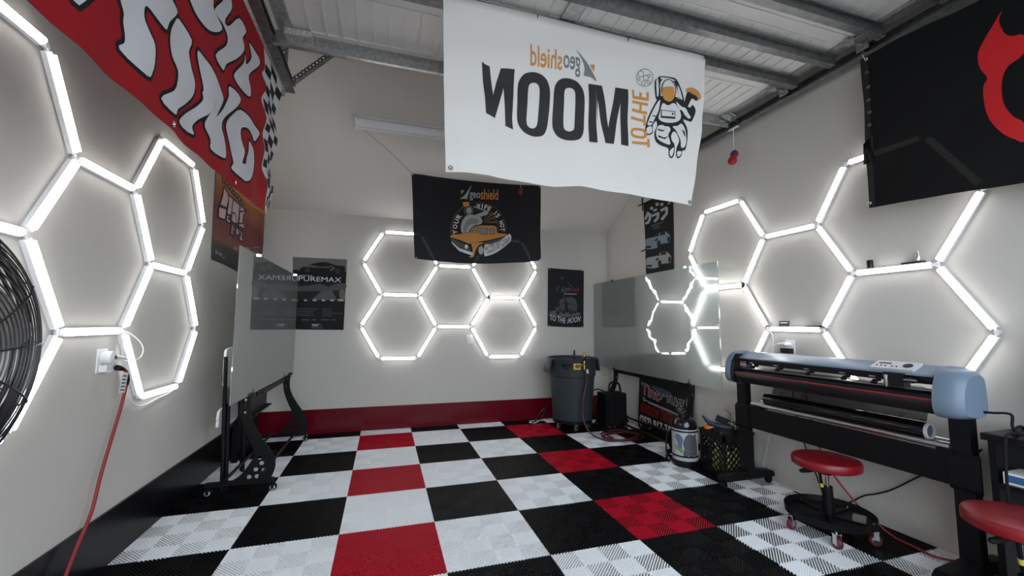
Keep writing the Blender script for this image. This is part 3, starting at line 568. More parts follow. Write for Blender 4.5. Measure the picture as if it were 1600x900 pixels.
 'kb_white': [[(2.001,2.583),(2.033,2.539),(2.07,2.51),(2.031,2.486),(1.993,2.517),(1.96,2.562)],[(1.991,2.531),(1.941,2.528),(1.951,2.555),(2.002,2.558)],[(1.974,2.553),(1.976,2.494),(2.007,2.464),(2.056,2.461),(2.035,2.429),(1.972,2.435),(1.929,2.476),(1.926,2.541)],[(1.873,2.547),(1.81,2.549),(1.824,2.575),(1.888,2.573)],[(1.909,2.492),(1.776,2.496),(1.792,2.525),(1.925,2.521)],[(1.812,2.523),(1.833,2.469),(1.894,2.443),(1.86,2.414),(1.793,2.446),(1.768,2.506)],[(1.743,2.511),(1.628,2.519),(1.647,2.55),(1.762,2.542)],[(1.668,2.546),(1.673,2.481),(1.765,2.436),(1.729,2.407),(1.631,2.458),(1.622,2.532)],[(1.628,2.584),(1.617,2.561),(1.601,2.56),(1.612,2.584)],[(1.605,2.588),(1.594,2.565),(1.578,2.564),(1.589,2.588)],[(1.948,2.603),(1.879,2.584),(1.879,2.595),(1.948,2.614)],[(1.937,2.622),(1.904,2.575),(1.889,2.576),(1.922,2.623)],[(1.903,2.618),(1.939,2.589),(1.924,2.58),(1.888,2.608)],[(1.844,2.622),(1.778,2.604),(1.778,2.614),(1.844,2.633)],[(1.834,2.641),(1.802,2.595),(1.788,2.596),(1.819,2.642)],[(1.8,2.637),(1.835,2.609),(1.821,2.6),(1.787,2.627)],[(1.758,2.598),(1.694,2.58),(1.694,2.591),(1.757,2.609)],[(1.748,2.616),(1.717,2.571),(1.704,2.573),(1.734,2.618)],[(1.716,2.613),(1.749,2.585),(1.736,2.576),(1.702,2.604)]],
 'kb_dim': [[(1.947,2.401),(1.708,2.392),(1.708,2.383),(1.947,2.39)],[(1.926,2.38),(1.779,2.373),(1.779,2.364),(1.926,2.37)],[(1.901,2.355),(1.78,2.352),(1.78,2.339),(1.902,2.342)]],
 'kb_car1': [[(2.057,2.247),(1.996,2.257),(1.867,2.251),(1.803,2.277),(1.702,2.277),(1.664,2.256),(1.609,2.208),(1.615,2.139),(1.679,2.139),(1.768,2.142),(1.847,2.113),(1.979,2.12),(2.056,2.144),(2.066,2.19)]],
 'kb_car1_dark': [[(1.862,2.271),(1.807,2.286),(1.8,2.248),(1.842,2.245)],[(1.783,2.281),(1.693,2.275),(1.688,2.24),(1.78,2.243)],[(1.883,2.211),(1.842,2.227),(1.816,2.224),(1.831,2.198),(1.869,2.194)],[(2.055,2.174),(1.945,2.157),(1.953,2.131),(2.05,2.148)],[(1.77,2.146),(1.774,2.129),(1.784,2.116),(1.798,2.11),(1.813,2.113),(1.827,2.124),(1.836,2.14),(1.839,2.159),(1.835,2.177),(1.824,2.19),(1.81,2.195),(1.795,2.192),(1.781,2.182),(1.772,2.165)],[(1.608,2.167),(1.611,2.154),(1.619,2.143),(1.629,2.139),(1.64,2.141),(1.649,2.149),(1.656,2.162),(1.658,2.177),(1.655,2.191),(1.647,2.201),(1.637,2.206),(1.626,2.203),(1.616,2.195),(1.61,2.182)]],
 'kb_car2': [[(2.039,2.015),(1.978,2.025),(1.85,2.02),(1.788,2.047),(1.688,2.047),(1.65,2.026),(1.595,1.98),(1.602,1.912),(1.665,1.91),(1.753,1.913),(1.831,1.883),(1.962,1.889),(2.038,1.913),(2.047,1.958)]],
 'kb_car2_dark': [[(1.846,2.04),(1.791,2.055),(1.785,2.017),(1.826,2.015)],[(1.767,2.05),(1.679,2.045),(1.674,2.011),(1.765,2.013)],[(1.867,1.98),(1.827,1.996),(1.8,1.994),(1.815,1.968),(1.853,1.964)],[(2.037,1.943),(1.928,1.927),(1.935,1.901),(2.031,1.917)],[(1.755,1.917),(1.759,1.9),(1.769,1.887),(1.783,1.881),(1.798,1.884),(1.811,1.894),(1.82,1.911),(1.823,1.93),(1.819,1.947),(1.809,1.96),(1.795,1.965),(1.779,1.963),(1.766,1.952),(1.757,1.936)],[(1.595,1.939),(1.598,1.926),(1.605,1.916),(1.615,1.911),(1.626,1.913),(1.636,1.921),(1.642,1.934),(1.644,1.949),(1.641,1.962),(1.634,1.972),(1.624,1.977),(1.613,1.975),(1.603,1.967),(1.597,1.954)]],
 'dl_outline': [[(1.567,2.444),(1.734,2.506),(2.86,2.649),(2.997,1.998),(3.002,1.734),(2.68,1.712),(2.234,1.692),(1.877,1.715),(1.593,1.717),(1.577,2.095)]],
 'dl_mid': [[(1.585,2.123),(1.933,2.235),(2.924,2.343),(2.997,1.998),(2.686,2.008),(2.064,1.961),(1.593,1.935)]],
 'dl_dark': [[(1.727,2.343),(1.805,2.326),(1.85,2.298),(1.864,2.276),(1.824,2.186),(1.679,2.174),(1.72,2.269)],[(1.858,2.306),(1.945,2.31),(1.983,2.311),(1.961,2.223),(1.952,2.15),(1.839,2.14),(1.863,2.239)],[(1.991,2.308),(2.159,2.305),(2.157,2.23),(2.157,2.145),(2.144,2.125),(1.979,2.087),(1.96,2.19),(1.975,2.27)],[(2.176,2.304),(2.246,2.3),(2.344,2.3),(2.275,2.238),(2.265,2.154),(2.168,2.131),(2.173,2.235)],[(1.953,2.176),(2.047,2.2),(2.16,2.102),(1.992,2.109),(1.945,2.098)],[(2.164,2.237),(2.326,2.293),(2.262,2.194),(2.341,2.112),(2.169,2.108),(2.183,2.188)]],
 'dl_be': [[(1.663,2.159),(1.825,2.178),(1.822,2.154),(1.81,2.084),(1.756,2.073),(1.672,2.07)],[(1.84,2.135),(1.932,2.137),(1.928,2.123),(1.874,2.115),(1.87,2.106),(1.928,2.107),(1.922,2.073),(1.836,2.079)],[(1.978,2.086),(2.014,2.082),(2.01,2.011),(2.064,2.009),(2.049,1.993),(1.961,1.991)],[(2.025,2.075),(2.098,2.078),(2.091,2.064),(2.059,2.06),(2.058,2.044),(2.104,2.047),(2.105,2.037),(2.025,2.027)],[(2.107,2.08),(2.174,2.082),(2.17,2.051),(2.199,2.051),(2.185,2.021),(2.109,2.019)],[(2.187,2.082),(2.243,2.08),(2.228,2.057),(2.211,2.04),(2.19,2.049)],[(2.244,2.077),(2.284,2.079),(2.274,2.026),(2.308,2.012),(2.302,1.987),(2.231,1.987),(2.208,2.005),(2.242,2.033)]],
 'dl_top': [[(1.689,2.407),(1.735,2.404),(1.746,2.375),(1.702,2.379)],[(1.752,2.401),(1.799,2.399),(1.81,2.369),(1.765,2.373)],[(1.816,2.396),(1.865,2.393),(1.876,2.362),(1.83,2.367)],[(1.883,2.39),(1.934,2.387),(1.945,2.356),(1.897,2.36)],[(1.952,2.384),(2.005,2.381),(2.017,2.349),(1.967,2.354)],[(2.024,2.378),(2.079,2.375),(2.091,2.343),(2.039,2.347)],[(2.099,2.372),(2.156,2.368),(2.169,2.335),(2.115,2.34)],[(2.176,2.365),(2.236,2.361),(2.249,2.328),(2.193,2.333)]],
 'dl_flame': [[(2.249,2.371),(2.568,2.388),(2.964,2.412),(3.006,2.327),(2.87,2.295),(2.674,2.378),(2.635,2.259),(2.473,2.263),(2.388,2.309)]],
 'dl_mark': [[(1.649,1.791),(1.69,1.806),(1.731,1.787),(1.682,1.77)],[(1.736,1.8),(1.814,1.795),(1.811,1.77),(1.733,1.776)],[(1.819,1.771),(1.891,1.77),(1.845,1.758)],[(2.058,1.895),(2.159,1.903),(2.145,1.878),(2.071,1.875)],[(2.393,1.955),(2.569,1.968),(2.505,1.946),(2.394,1.945)],[(2.612,1.99),(2.907,2.042),(2.91,2.031),(2.66,1.99)],[(2.642,1.958),(2.892,1.985),(2.894,1.976),(2.668,1.952)]],
}
# ---------------------------------------------------------------- setting
def slope_z(y):
    return 2.5 + 0.6 * (YB - y)
YF = -2.75
YR = 0.75                      # where the sloped ceiling turns flat
ZT = slope_z(YR)
bm = BM(); box(bm, (XL - 0.12, YF, -0.3), (XL, YB + 0.12, 4.3)); struct('wall_left', bm, WALL)
bm = BM(); box(bm, (XR, YF, -0.3), (XR + 0.12, YB + 0.12, 4.3)); struct('wall_right', bm, WALL)
bm = BM(); box(bm, (XL, YB, -0.3), (XR, YB + 0.12, 2.62)); struct('wall_back', bm, WALL)
bm = BM()
box(bm, (XL - 0.12, YF - 0.12, -0.3), (-0.5, YF, 4.3)); box(bm, (3.06, YF - 0.12, -0.3), (XR + 0.12, YF, 4.3)); box(bm, (-0.5, YF - 0.12, 2.95), (3.06, YF, 4.3))
struct('wall_front', bm, WALL)
bm = BM()
prism(bm, [(YB + 0.12, slope_z(YB + 0.12)), (YR, ZT), (YF, ZT), (YF, ZT + 0.1), (YR, ZT + 0.1), (YB + 0.12, slope_z(YB + 0.12) + 0.12)], 'x', XL, XR)
struct('ceiling', bm, CEIL)
bm = bbox((XL, YF, -0.012), (XL + 0.012, YB - 0.012, 0.27), 0.003); struct('baseboard_left', bm, BLK_BASE, smooth=True)
bm = bbox((XL, YB - 0.012, -0.012), (XR, YB, 0.265), 0.003); struct('baseboard_back', bm, RED_BASE, smooth=True)
bm = BM(); box(bm, (-6, YF - 9, -0.32), (9, YF, -0.03)); struct('ground', bm, CONC)

# floor: slab with ribbed snap-together tiles on it (ribs cut diagonally, turned in every other cell)
def tile_mat(c, r):
    odd = (c + r) % 2 == 1
    if (c == 0 and not odd) or (c == 3 and odd):
        return 2
    return 0 if odd else 1
def build_floor():
    L = T / 4
    p, w, h = 0.0122, 0.0063, 0.010
    V, F, MI = [], [], []
    def quad(a, b, c, d, m):
        k = len(V)
        V.extend((a, b, c, d)); F.append((k, k+1, k+2, k+3)); MI.append(m)
    ncell = int((YB - (-2.2)) / L)
    span = 2 * L
    n = int(span / (p * math.sqrt(2)))
    st = span / n
    ww = w * math.sqrt(2)
    for cx in range(-2, 6):
        for ry in range(-5, 6):
            m = tile_mat(cx, ry)
            for i in range(4):
                for j in range(4):
                    x0 = (cx + i / 4) * T; y0 = (ry + j / 4) * T
                    if x0 > XR - 0.001 or y0 > YB - 0.02 or y0 < YF:
                        continue
                    lx = min(L, XR - x0); ly = min(L, YB - 0.012 - y0)
                    flip = (i + j) % 2 == 1
                    if ry < -3:
                        quad((x0, y0, 0), (x0+lx, y0, 0), (x0+lx, y0+ly, 0), (x0, y0+ly, 0), m)
                        continue
                    for k in range(n):
                        c1 = k * st + (st - ww) / 2; c2 = c1 + ww
                        pts = []
                        for c in (c1, c2):
                            pts.append(((max(0, c - L), min(c, L)), (min(c, L), max(0, c - L))))
                        (a1, b1), (a2, b2) = pts
                        def W(q, z):
                            # strips x+y=c run along (1,-1); odd cells have ribs along (1,1)
                            u, v = q
                            if flip:
                                v = L - v
                            return (x0 + min(u, lx), y0 + min(v, ly), z)
                        quad(W(a1, 0), W(b1, 0), W(b2, 0), W(a2, 0), m)
                        quad(W(a1, 0), W(a1, -h), W(b1, -h), W(b1, 0), m)
                        quad(W(a2, 0), W(b2, 0), W(b2, -h), W(a2, -h), m)
    # slab beneath
    quad((XL, YF, -0.011), (XR, YF, -0.011), (XR, YB, -0.011), (XL, YB, -0.011), 3)
    quad((XL, YF, -0.25), (XL, YB, -0.25), (XR, YB, -0.25), (XR, YF, -0.25), 3)
    me = bpy.data.meshes.new('floor')
    me.from_pydata(V, [], F)
    for k in (TW, TK, TR, mat('dark_slab', (0.05, 0.05, 0.048), 0.9)):
        me.materials.append(k)
    me.polygons.foreach_set('material_index', MI)
    me.update()
    bm = BM(); bm.from_mesh(me)
    for f in bm.faces:
        if f.normal.z < -0.5 and f.calc_center_median().z > -0.1:
            f.normal_flip()
    bm.to_mesh(me); bm.free()
    o = bpy.data.objects.new('floor', me)
    COL.objects.link(o)
    o['kind'] = 'structure'
build_floor()

# ---------------------------------------------------------------- overhead garage door, tracks
ZD = 3.0
DX0, DX1 = -0.47, 3.03
door = bpy.data.objects.new('door_1', None)
door.location = (1.28, 0.6, ZD); COL.objects.link(door); door['kind'] = 'structure'
secs = [(0.06, 0.62), (-0.47, 0.05), (-1.00, -0.48), (-1.53, -1.01), (-2.06, -1.54), (-2.62, -2.07)]
for y0, y1 in secs:
    bm = BM()
    box(bm, (DX0, y0, ZD + 0.03), (DX1, y1, ZD + 0.055))
    # pressed ribs in groups with a raised frame
    w0 = (DX1 - DX0 - 0.5) / 4
    for g in range(4):
        gx = DX0 + 0.19 + g * (w0 + 0.04)
        for k in range(9):
            x = gx + k * w0 / 8
            box(bm, (x - 0.006, y0 + 0.10, ZD + 0.024), (x + 0.006, y1 - 0.09, ZD + 0.031))
        box(bm, (gx - 0.008, y0 + 0.094, ZD + 0.025), (gx + w0 + 0.008, y0 + 0.108, ZD + 0.031))
        box(bm, (gx - 0.008, y1 - 0.098, ZD + 0.025), (gx + w0 + 0.008, y1 - 0.084, ZD + 0.031))
    # bent flanges along the long edges
    box(bm, (DX0, y1 - 0.035, ZD + 0.004), (DX1, y1, ZD + 0.031)); box(bm, (DX0, y0, ZD + 0.010), (DX1, y0 + 0.03, ZD + 0.031))
    p = obj('door_panel', bm, DOORM, door)
    bm = BM()
    for x in (DX0 + 0.02, DX1 - 0.09):
        box(bm, (x, y0 + 0.02, ZD + 0.006), (x + 0.07, y1 - 0.02, ZD + 0.032))
    obj('end_stile', bm, GALV, p)
def strut(y, x0, x1, d=0.055, wdt=0.05):
    bm = BM()
    t = 0.003
    prism(bm, [(y - wdt/2 - 0.02, ZD + 0.004), (y - wdt/2, ZD + 0.004), (y - wdt/2 + 0.006, ZD - d + 0.012), (y + wdt/2 - 0.006, ZD - d + 0.012), (y + wdt/2, ZD + 0.004), (y + wdt/2 + 0.02, ZD + 0.004),
               (y + wdt/2 + 0.02, ZD + 0.001), (y + wdt/2 + t, ZD + 0.001), (y + wdt/2 - 0.002, ZD - d + 0.009), (y - wdt/2 + 0.002, ZD - d + 0.009), (y - wdt/2 - t, ZD + 0.001), (y - wdt/2 - 0.02, ZD + 0.001)], 'x', x0, x1)
    for x in (x0 + 0.03, x1 - 0.03):
        cyl(bm, (x, y, ZD - d + 0.002), (x, y, ZD - d + 0.012), 0.009, 8)
    return obj('strut', bm, GALVD, door)
for y in (-0.02, -0.28, -0.57, -0.87, -1.2, -1.75, -2.3):
    strut(y, DX0 + 0.02, DX1 - 0.01)
bm = BM()
box(bm, (DX0 - 0.02, 0.572, ZD - 0.075), (DX1 - 0.06, 0.576, ZD + 0.03)); box(bm, (DX0 - 0.02, 0.545, ZD - 0.075), (DX1 - 0.06, 0.576, ZD - 0.071))
box(bm, (DX0 - 0.02, 0.576, ZD - 0.002), (DX1 - 0.06, 0.60, ZD + 0.004))
obj('strut', bm, GALV, door)
for x in (1.19,):                                       # centre stile with hinge plates
    for y0, y1 in secs[:4]:
        bm = BM(); box(bm, (x - 0.045, y0 + 0.02, ZD + 0.010), (x + 0.045, y1 - 0.02, ZD + 0.032)); obj('centre_stile', bm, GALV, door)
    for y in (0.055, -0.475):
        bm = bbox((x - 0.03, y - 0.06, ZD - 0.012), (x + 0.03, y + 0.06, ZD + 0.008), 0.004)
        cyl(bm, (x - 0.035, y, ZD - 0.014), (x + 0.035, y, ZD - 0.014), 0.008, 10)
        for s in (-1, 1):
            cyl(bm, (x, y + s*0.04, ZD - 0.022), (x, y + s*0.04, ZD - 0.01), 0.009, 6)
        obj('hinge', bm, GALV, door)
def roller(y, x, s, big=False):
    bm = BM()
    if big:
        rot = Matrix.Rotation(0.15, 3, 'Y')
        rbox(bm, (x - s*0.05, y + 0.0, ZD - 0.005), (0.11, 0.10, 0.004), rot)
        rbox(bm, (x - s*0.06, y + 0.05, ZD - 0.02), (0.10, 0.004, 0.09), Matrix.Rotation(0.4, 3, 'X'))
    else:
        rbox(bm, (x - s*0.06, y, ZD - 0.006), (0.10, 0.13, 0.006), Matrix.Rotation(-0.25 * s, 3, 'Y'))
        rbox(bm, (x - s*0.015, y, ZD - 0.03), (0.006, 0.07, 0.06))
        rbox(bm, (x - s*0.10, y + 0.02, ZD - 0.012), (0.05, 0.05, 0.03), Matrix.Rotation(0.5, 3, 'Z'))
        for dy in (-0.04, 0.04):
            cyl(bm, (x - s*0.06, y + dy, ZD - 0.022), (x - s*0.06, y + dy, ZD - 0.005), 0.008, 6)
    cyl(bm, (x - s*0.08, y, ZD - 0.03), (x + s*0.035, y, ZD - 0.03), 0.006, 8)
    r = obj('roller_bracket', bm, CHROME if big else GALV, door)
    bm = BM(); lathe(bm, [(0.004, -0.012), (0.023, -0.010), (0.018, 0.0), (0.023, 0.010), (0.004, 0.012)], (x + s*0.04, y, ZD - 0.03), (1, 0, 0), 16)
    obj('roller', bm, BLACKP, r, True)
for y in (0.055, -0.475, -1.005, -1.535):
    roller(y, 3.02, 1); roller(y, -0.46, -1)
roller(0.52, 3.02, 1, True)
# square galvanised top bracket at the left corner of the door
bm = bbox((-0.42, 0.50, ZD - 0.03), (-0.27, 0.62, ZD + 0.01), 0.003)
obj('corner_bracket', bm, mat('mottled_zinc', (0.62, 0.60, 0.56), 0.45, 0.6, var=0.35, scale=60), door)

def track(x, s, y1, label):
    t = thing('door_track', label, 'garage door track', (x, 0, ZD), 'overhead door tracks')
    bm = BM()
    y0 = YF + 0.05
    tk = 0.0025
    zc = ZD - 0.03
    o = s * 0.03
    # C-shaped channel, open towards the door
    pr = [(x - o, zc + 0.03), (x + o, zc + 0.03), (x + o, zc - 0.03), (x - o, zc - 0.03), (x - o, zc - 0.03 + tk*3), (x - o*0.55, zc - 0.03 + tk), (x + o*0.9, zc - 0.03 + tk), (x + o*0.9, zc + 0.03 - tk), (x - o*0.55, zc + 0.03 - tk), (x - o, zc + 0.03 - tk*3)]
    prism(bm, pr, 'y', y0, y1)
    obj('channel', bm, GALVD, t)
    # support angle riding beside the channel
    bm = BM()
    xo = x + s * 0.038
    prism(bm, [(xo, zc + 0.04), (xo + s*0.003, zc + 0.04), (xo + s*0.003, zc + 0.003), (xo + s*0.03, zc + 0.003), (xo + s*0.03, zc), (xo, zc)], 'y', y0, y1 + 0.06)
    obj('support_angle', bm, GALV, t)
    return t
def punched(a, b, side, wdt=0.035, step=0.032):
    """punched angle iron from a to b"""
    a, b = Vector(a), Vector(b); d = (b - a); Ln = d.length; d.normalize()
    side = Vector(side).normalized(); side = (side - d * side.dot(d)).normalized(); nrm = d.cross(side)
    n = max(2, int(Ln / step)); st = Ln / n; r = 0.008
    bm = BM()
    K = 10
    for i in range(n):
        c = a + d * (st * (i + 0.5))
        ring = [bm.verts.new(c + r * (math.cos(2*PI*k/K) * d + math.sin(2*PI*k/K) * side)) for k in range(K)]
        outr = []
        for k in range(K):
            cx, cy = math.cos(2*PI*k/K), math.sin(2*PI*k/K)
            sc = 1 / max(abs(cx), abs(cy))
            outr.append(bm.verts.new(c + cx*sc*st/2 * d + cy*sc*wdt/2 * side))
        for k in range(K):
            bm.faces.new((ring[k], outr[k], outr[(k+1) % K], ring[(k+1) % K]))
    e = a + side * wdt/2; f = b + side * wdt/2
    vs = [bm.verts.new(q) for q in (e, f, f + nrm * wdt, e + nrm * wdt)]
    bm.faces.new(vs)
    bmesh.ops.remove_doubles(bm, verts=bm.verts, dist=1e-4)
    ret = bmesh.ops.solidify(bm, geom=list(bm.faces), thickness=0.002)
    return bm
tl = track(-0.51, -1, 1.16, 'galvanised door track running above the red checkered banner')
zc = slope_z(1.1)
obj('hanger_strap', punched((-0.555, 1.10, ZD - 0.06), (-0.555, 1.10, zc - 0.002), (1, 0, 0)), GALVD, tl)
obj('hanger_strap', punched((-0.50, 1.11, ZD + 0.01), (0.05, 1.11, zc - 0.03), (1, 0, 0)), GALVD, tl)
bm = bbox((-0.60, 1.08, ZD - 0.11), (-0.54, 1.13, ZD - 0.06), 0.002); box(bm, (-0.64, 1.10, ZD - 0.055), (-0.54, 1.115, ZD - 0.045)); obj('end_clip', bm, GALV, tl)
tr = track(3.085, 1, 1.20, 'galvanised door track running along the right wall above the horned banner')
for y in (1.1, -1.2):
    zz = slope_z(y) if y > YR else ZT
    obj('hanger_strap', punched((3.13, y, ZD + 0.0), (3.13, y, zz - 0.002), (0, 1, 0)), GALVD, tr)

# ---------------------------------------------------------------- hexagon light grids
S3 = math.sqrt(3)
def hex_grid(name_label, origin, udir, n, s=0.4345, group='hexagon light grids', loc=None, extra_tail=None):
    """origin: centre of the middle hexagon on the wall; udir: along the wall; n: out of the wall"""
    t = thing('hexagon_light', name_label, 'light', origin, group)
    O = Vector(origin); U = Vector(udir); N = Vector(n); Zv = Vector((0, 0, 1))
    cents = [(0, 0)] + [(a * 1.5 * s, b * S3 / 2 * s) for a in (-1, 1) for b in (-1, 1)]
    verts, edges = {}, {}
    def key(p):
        return (round(p[0], 3), round(p[1], 3))
    for cx, cz in cents:
        ring = [(cx + s * math.cos(k * PI/3), cz + s * math.sin(k * PI/3)) for k in range(6)]
        for k in range(6):
            a, b = ring[k], ring[(k+1) % 6]
            verts[key(a)] = a; verts[key(b)] = b
            edges[tuple(sorted((key(a), key(b))))] = (a, b)
    def W(p, h):
        return O + U * p[0] + Zv * p[1] + N * h
    for a, b in edges.values():
        A, B = Vector((*a, 0)), Vector((*b, 0)); d = (B - A).normalized()
        A2, B2 = A + d * 0.022, B - d * 0.022
        side = Vector((-d.y, d.x, 0))
        # housing: a shallow channel against the wall
        bm = BM()
        prof = [(-0.0175, 0.001), (0.0175, 0.001), (0.0175, 0.020), (-0.0175, 0.020)]
        def ext(bm, prof, P0, P1):
            r0, r1 = [], []
            for w_, h_ in prof:
                q0 = P0 + side * w_; q1 = P1 + side * w_
                r0.append(bm.verts.new(W((q0.x, q0.y), h_))); r1.append(bm.verts.new(W((q1.x, q1.y), h_)))
            bm.faces.new(r0); bm.faces.new(r1[::-1])
            k = len(prof)
            for i in range(k):
                bm.faces.new((r0[i], r1[i], r1[(i+1) % k], r0[(i+1) % k]))
            bmesh.ops.recalc_face_normals(bm, faces=bm.faces)
        ext(bm, prof, A2, B2)
        h = obj('light_tube', bm, WHITEP, t)
        bm = BM()
        lens = [(0.0165 * math.cos(k * PI/8), 0.0205 + 0.019 * math.sin(k * PI/8)) for k in range(9)]
        ext(bm, lens, A2 + d * 0.010, B2 - d * 0.010)
        obj('tube_lens', bm, TUBEW, h, True)
    for p in verts.values():
        bm = BM()
        lathe(bm, [(0.0, 0.0), (0.014, 0.0), (0.016, 0.006), (0.014, 0.018), (0.0, 0.018)], W(p, 0.004), N, 10)
        for e in edges.values():
            for q, r in ((e[0], e[1]), (e[1], e[0])):
                if key(q) == key(p):
                    d = (Vector((*r, 0)) - Vector((*q, 0))).normalized()
                    tube(bm, [W(p, 0.012), W((p[0] + d.x*0.036, p[1] + d.y*0.036), 0.012)], 0.0075, 6)
        obj('corner_connector', bm, CLEARP, t, True)
    return t
hex_grid('glowing white hexagon tube lights on the left wall beside the black fan', (XL, 0.28, 1.555), (0, 1, 0), (1, 0, 0), 0.432)
hex_grid('glowing white hexagon tube lights on the back wall between the two small posters', (1.04, YB, 1.565), (1, 0, 0), (0, -1, 0), 0.4345)
hex_grid('glowing white hexagon tube lights on the right wall above the vinyl cutter', (XR, 0.214, 1.577), (0, 1, 0), (-1, 0, 0), 0.4345)
# ---------------------------------------------------------------- banners and posters
FLAGRED = cloth_mat('red_flag_fabric', (0.31, 0.006, 0.012), 0.03)
FLAGWHITE = cloth_mat('white_flag_fabric', (0.62, 0.62, 0.64), 0.05)
FLAGKEY = cloth_mat('black_ink_fabric', (0.010, 0.010, 0.011), 0.05)
MOONW = cloth_mat('white_satin_fabric', (0.88, 0.855, 0.82), 0.15)
INK = mat('charcoal_ink', (0.022, 0.022, 0.023), 0.7)
INKBLACK = mat('black_ink', (0.012, 0.012, 0.012), 0.7)
INKGREY = mat('grey_ink', (0.20, 0.20, 0.205), 0.7)
INKORANGE = mat('orange_ink', (0.62, 0.27, 0.06), 0.7)
INKWHITE = mat('white_ink', (0.72, 0.72, 0.71), 0.7)
BBK = cloth_mat('black_banner_fabric', (0.018, 0.019, 0.022), 0.05, 0.04, rough=0.6, spec=0.2)
BLIGHT = mat('light_grey_ink', (0.42, 0.43, 0.43), 0.7)
BMID = mat('mid_grey_ink', (0.24, 0.25, 0.25), 0.7)
BBROWN = mat('brown_ink', (0.16, 0.085, 0.05), 0.7)
BSLATE = mat('slate_ink', (0.075, 0.08, 0.09), 0.7)
PBLACK = mat('black_poster_print', (0.007, 0.007, 0.008), 0.4, spec=0.12)
PGREY = mat('grey_poster_print', (0.085, 0.085, 0.083), 0.4, spec=0.12)
PDIM = mat('dim_grey_ink', (0.10, 0.10, 0.10), 0.6)
PDARK = mat('dark_olive_print', (0.022, 0.023, 0.019), 0.45, spec=0.12)
POLIVE = mat('olive_print', (0.10, 0.09, 0.045), 0.45)
PROAD = mat('road_grey_print', (0.045, 0.045, 0.043), 0.45)
DEVK = cloth_mat('black_vinyl_mesh', (0.006, 0.0065, 0.007), 0.02, 0.03, rough=0.45, spec=0.2)
DEVR = mat('red_vinyl_print', (0.55, 0.008, 0.012), 0.45, bump=0.2, scale=1200)

def eyelet(nm, P, n, parent, r=0.011, m=None):
    bm = BM()
    lathe(bm, [(r*0.45, 0.0), (r*0.5, 0.002), (r*0.8, 0.003), (r, 0.0015), (r, 0.0), (r*0.45, 0.0)], P, n, 14)
    return obj(nm, bm, m or CHROME, parent, True)

def cm2_open(pts, n=3):
    return [(v[0], v[1]) for v in catmull([(a, b, 0) for a, b in pts], n)]

# --- red banner with flame lettering and checkered end, hung from the left door track
def S_red(u, v, off):
    hang = max(0.0, (2.94 - v))
    w = 0.005 * math.sin(u * 13 + v * 4) * hang + 0.004 * math.sin(u * 27 - v * 7) * hang
    if u > 0.72:
        w += (u - 0.72) * 0.06 * math.sin((v - 2.0) * 16)
    return (-0.56 + w + off, u, v)
rt = thing('hanging_banner', 'red banner with white flame lettering and a checkered end under the left door track', 'banner', (-0.56, 0.0, 2.94), 'hanging banners')
RB = ART['red_bottom'][0]; RE = ART['red_edge'][0]; RBD = ART['red_bound'][0]
edge = [(1.035, 2.90), (1.03, 2.76)] + RE[8:]
out = [(-1.35, 2.94), (-0.5, 2.94), (0.3, 2.938), (0.67, 2.945), (1.03, 2.935)] + edge + RB[:1] + RB[1:] + [(-1.35, 1.925)]
sheet('banner_cloth', fill2d([out]), S_red, cloth_mat('low_bounce_flag_back', (0.10, 0.035, 0.035), 0.02), rt, 0.0, 0.05, -0.0015)  # unseen back side, dulled so it bounces less red onto the wall
sheet('red_face', fill2d([out]), S_red, FLAGRED, rt, 0.0008, 0.05)
bd = [(0.63, 2.935), (0.675, 2.83), (0.625, 2.76), (0.735, 2.735), (0.645, 2.615), (0.70, 2.575), (0.76, 2.534), (0.705, 2.42), (0.735, 2.38), (0.79, 2.339), (0.768, 2.27), (0.750, 2.21), (0.80, 2.172), (0.842, 2.127), (0.832, 2.03), (0.875, 1.975)]
bd = [(a, b) for a, b in cm2_open(bd)]
strip = bd + edge[::-1] + [(1.03, 2.935)]
sheet('checkered_strip', fill2d([strip]), S_red, FLAGWHITE, rt, 0.0018, 0.05)
def at_z(line, z):
    line = sorted(line, key=lambda q: -q[1])
    for a, b in zip(line[:-1], line[1:]):
        if (a[1] - z) * (b[1] - z) <= 0 and abs(a[1] - b[1]) > 1e-6:
            return a[0] + (b[0] - a[0]) * (z - a[1]) / (b[1] - a[1])
    return line[-1][0] if z < line[-1][1] else line[0][0]
chk = []
NR = 16
for r in range(NR):
    z1 = 2.92 - r * 0.058; z0 = z1 - 0.058
    for c in range(3):
        if (r + c) % 2 == 0:
            continue
        q = []
        for z, t in ((z1, c/3), (z1, (c+1)/3), (z0, (c+1)/3), (z0, c/3)):
            L_, R_ = at_z(bd, z) + 0.015, at_z(edge, z)
            q.append((L_ + (R_ - L_) * t, z + 0.012 * math.sin(t * 6)))
        chk.append((q, [(0, 1, 2, 3)]))
sheet('checker_print', merge(*chk), S_red, FLAGKEY, rt, 0.0030, 0.05)
letters = [cm2(p, 3) if len(p) > 6 else p for p in ART['red_letters']]
sheet('lettering_outline', ribbons(letters, 0.013), S_red, FLAGKEY, rt, 0.0020, 0.05)
sheet('lettering', merge(*[fill2d([p]) for p in letters]), S_red, FLAGWHITE, rt, 0.0032, 0.05)
for u, v in ((-0.381, 1.955), (0.30, 1.96), (0.86, 1.985)):
    eyelet('eyelet', S_red(u, v, 0.003), (1, 0, 0), rt)

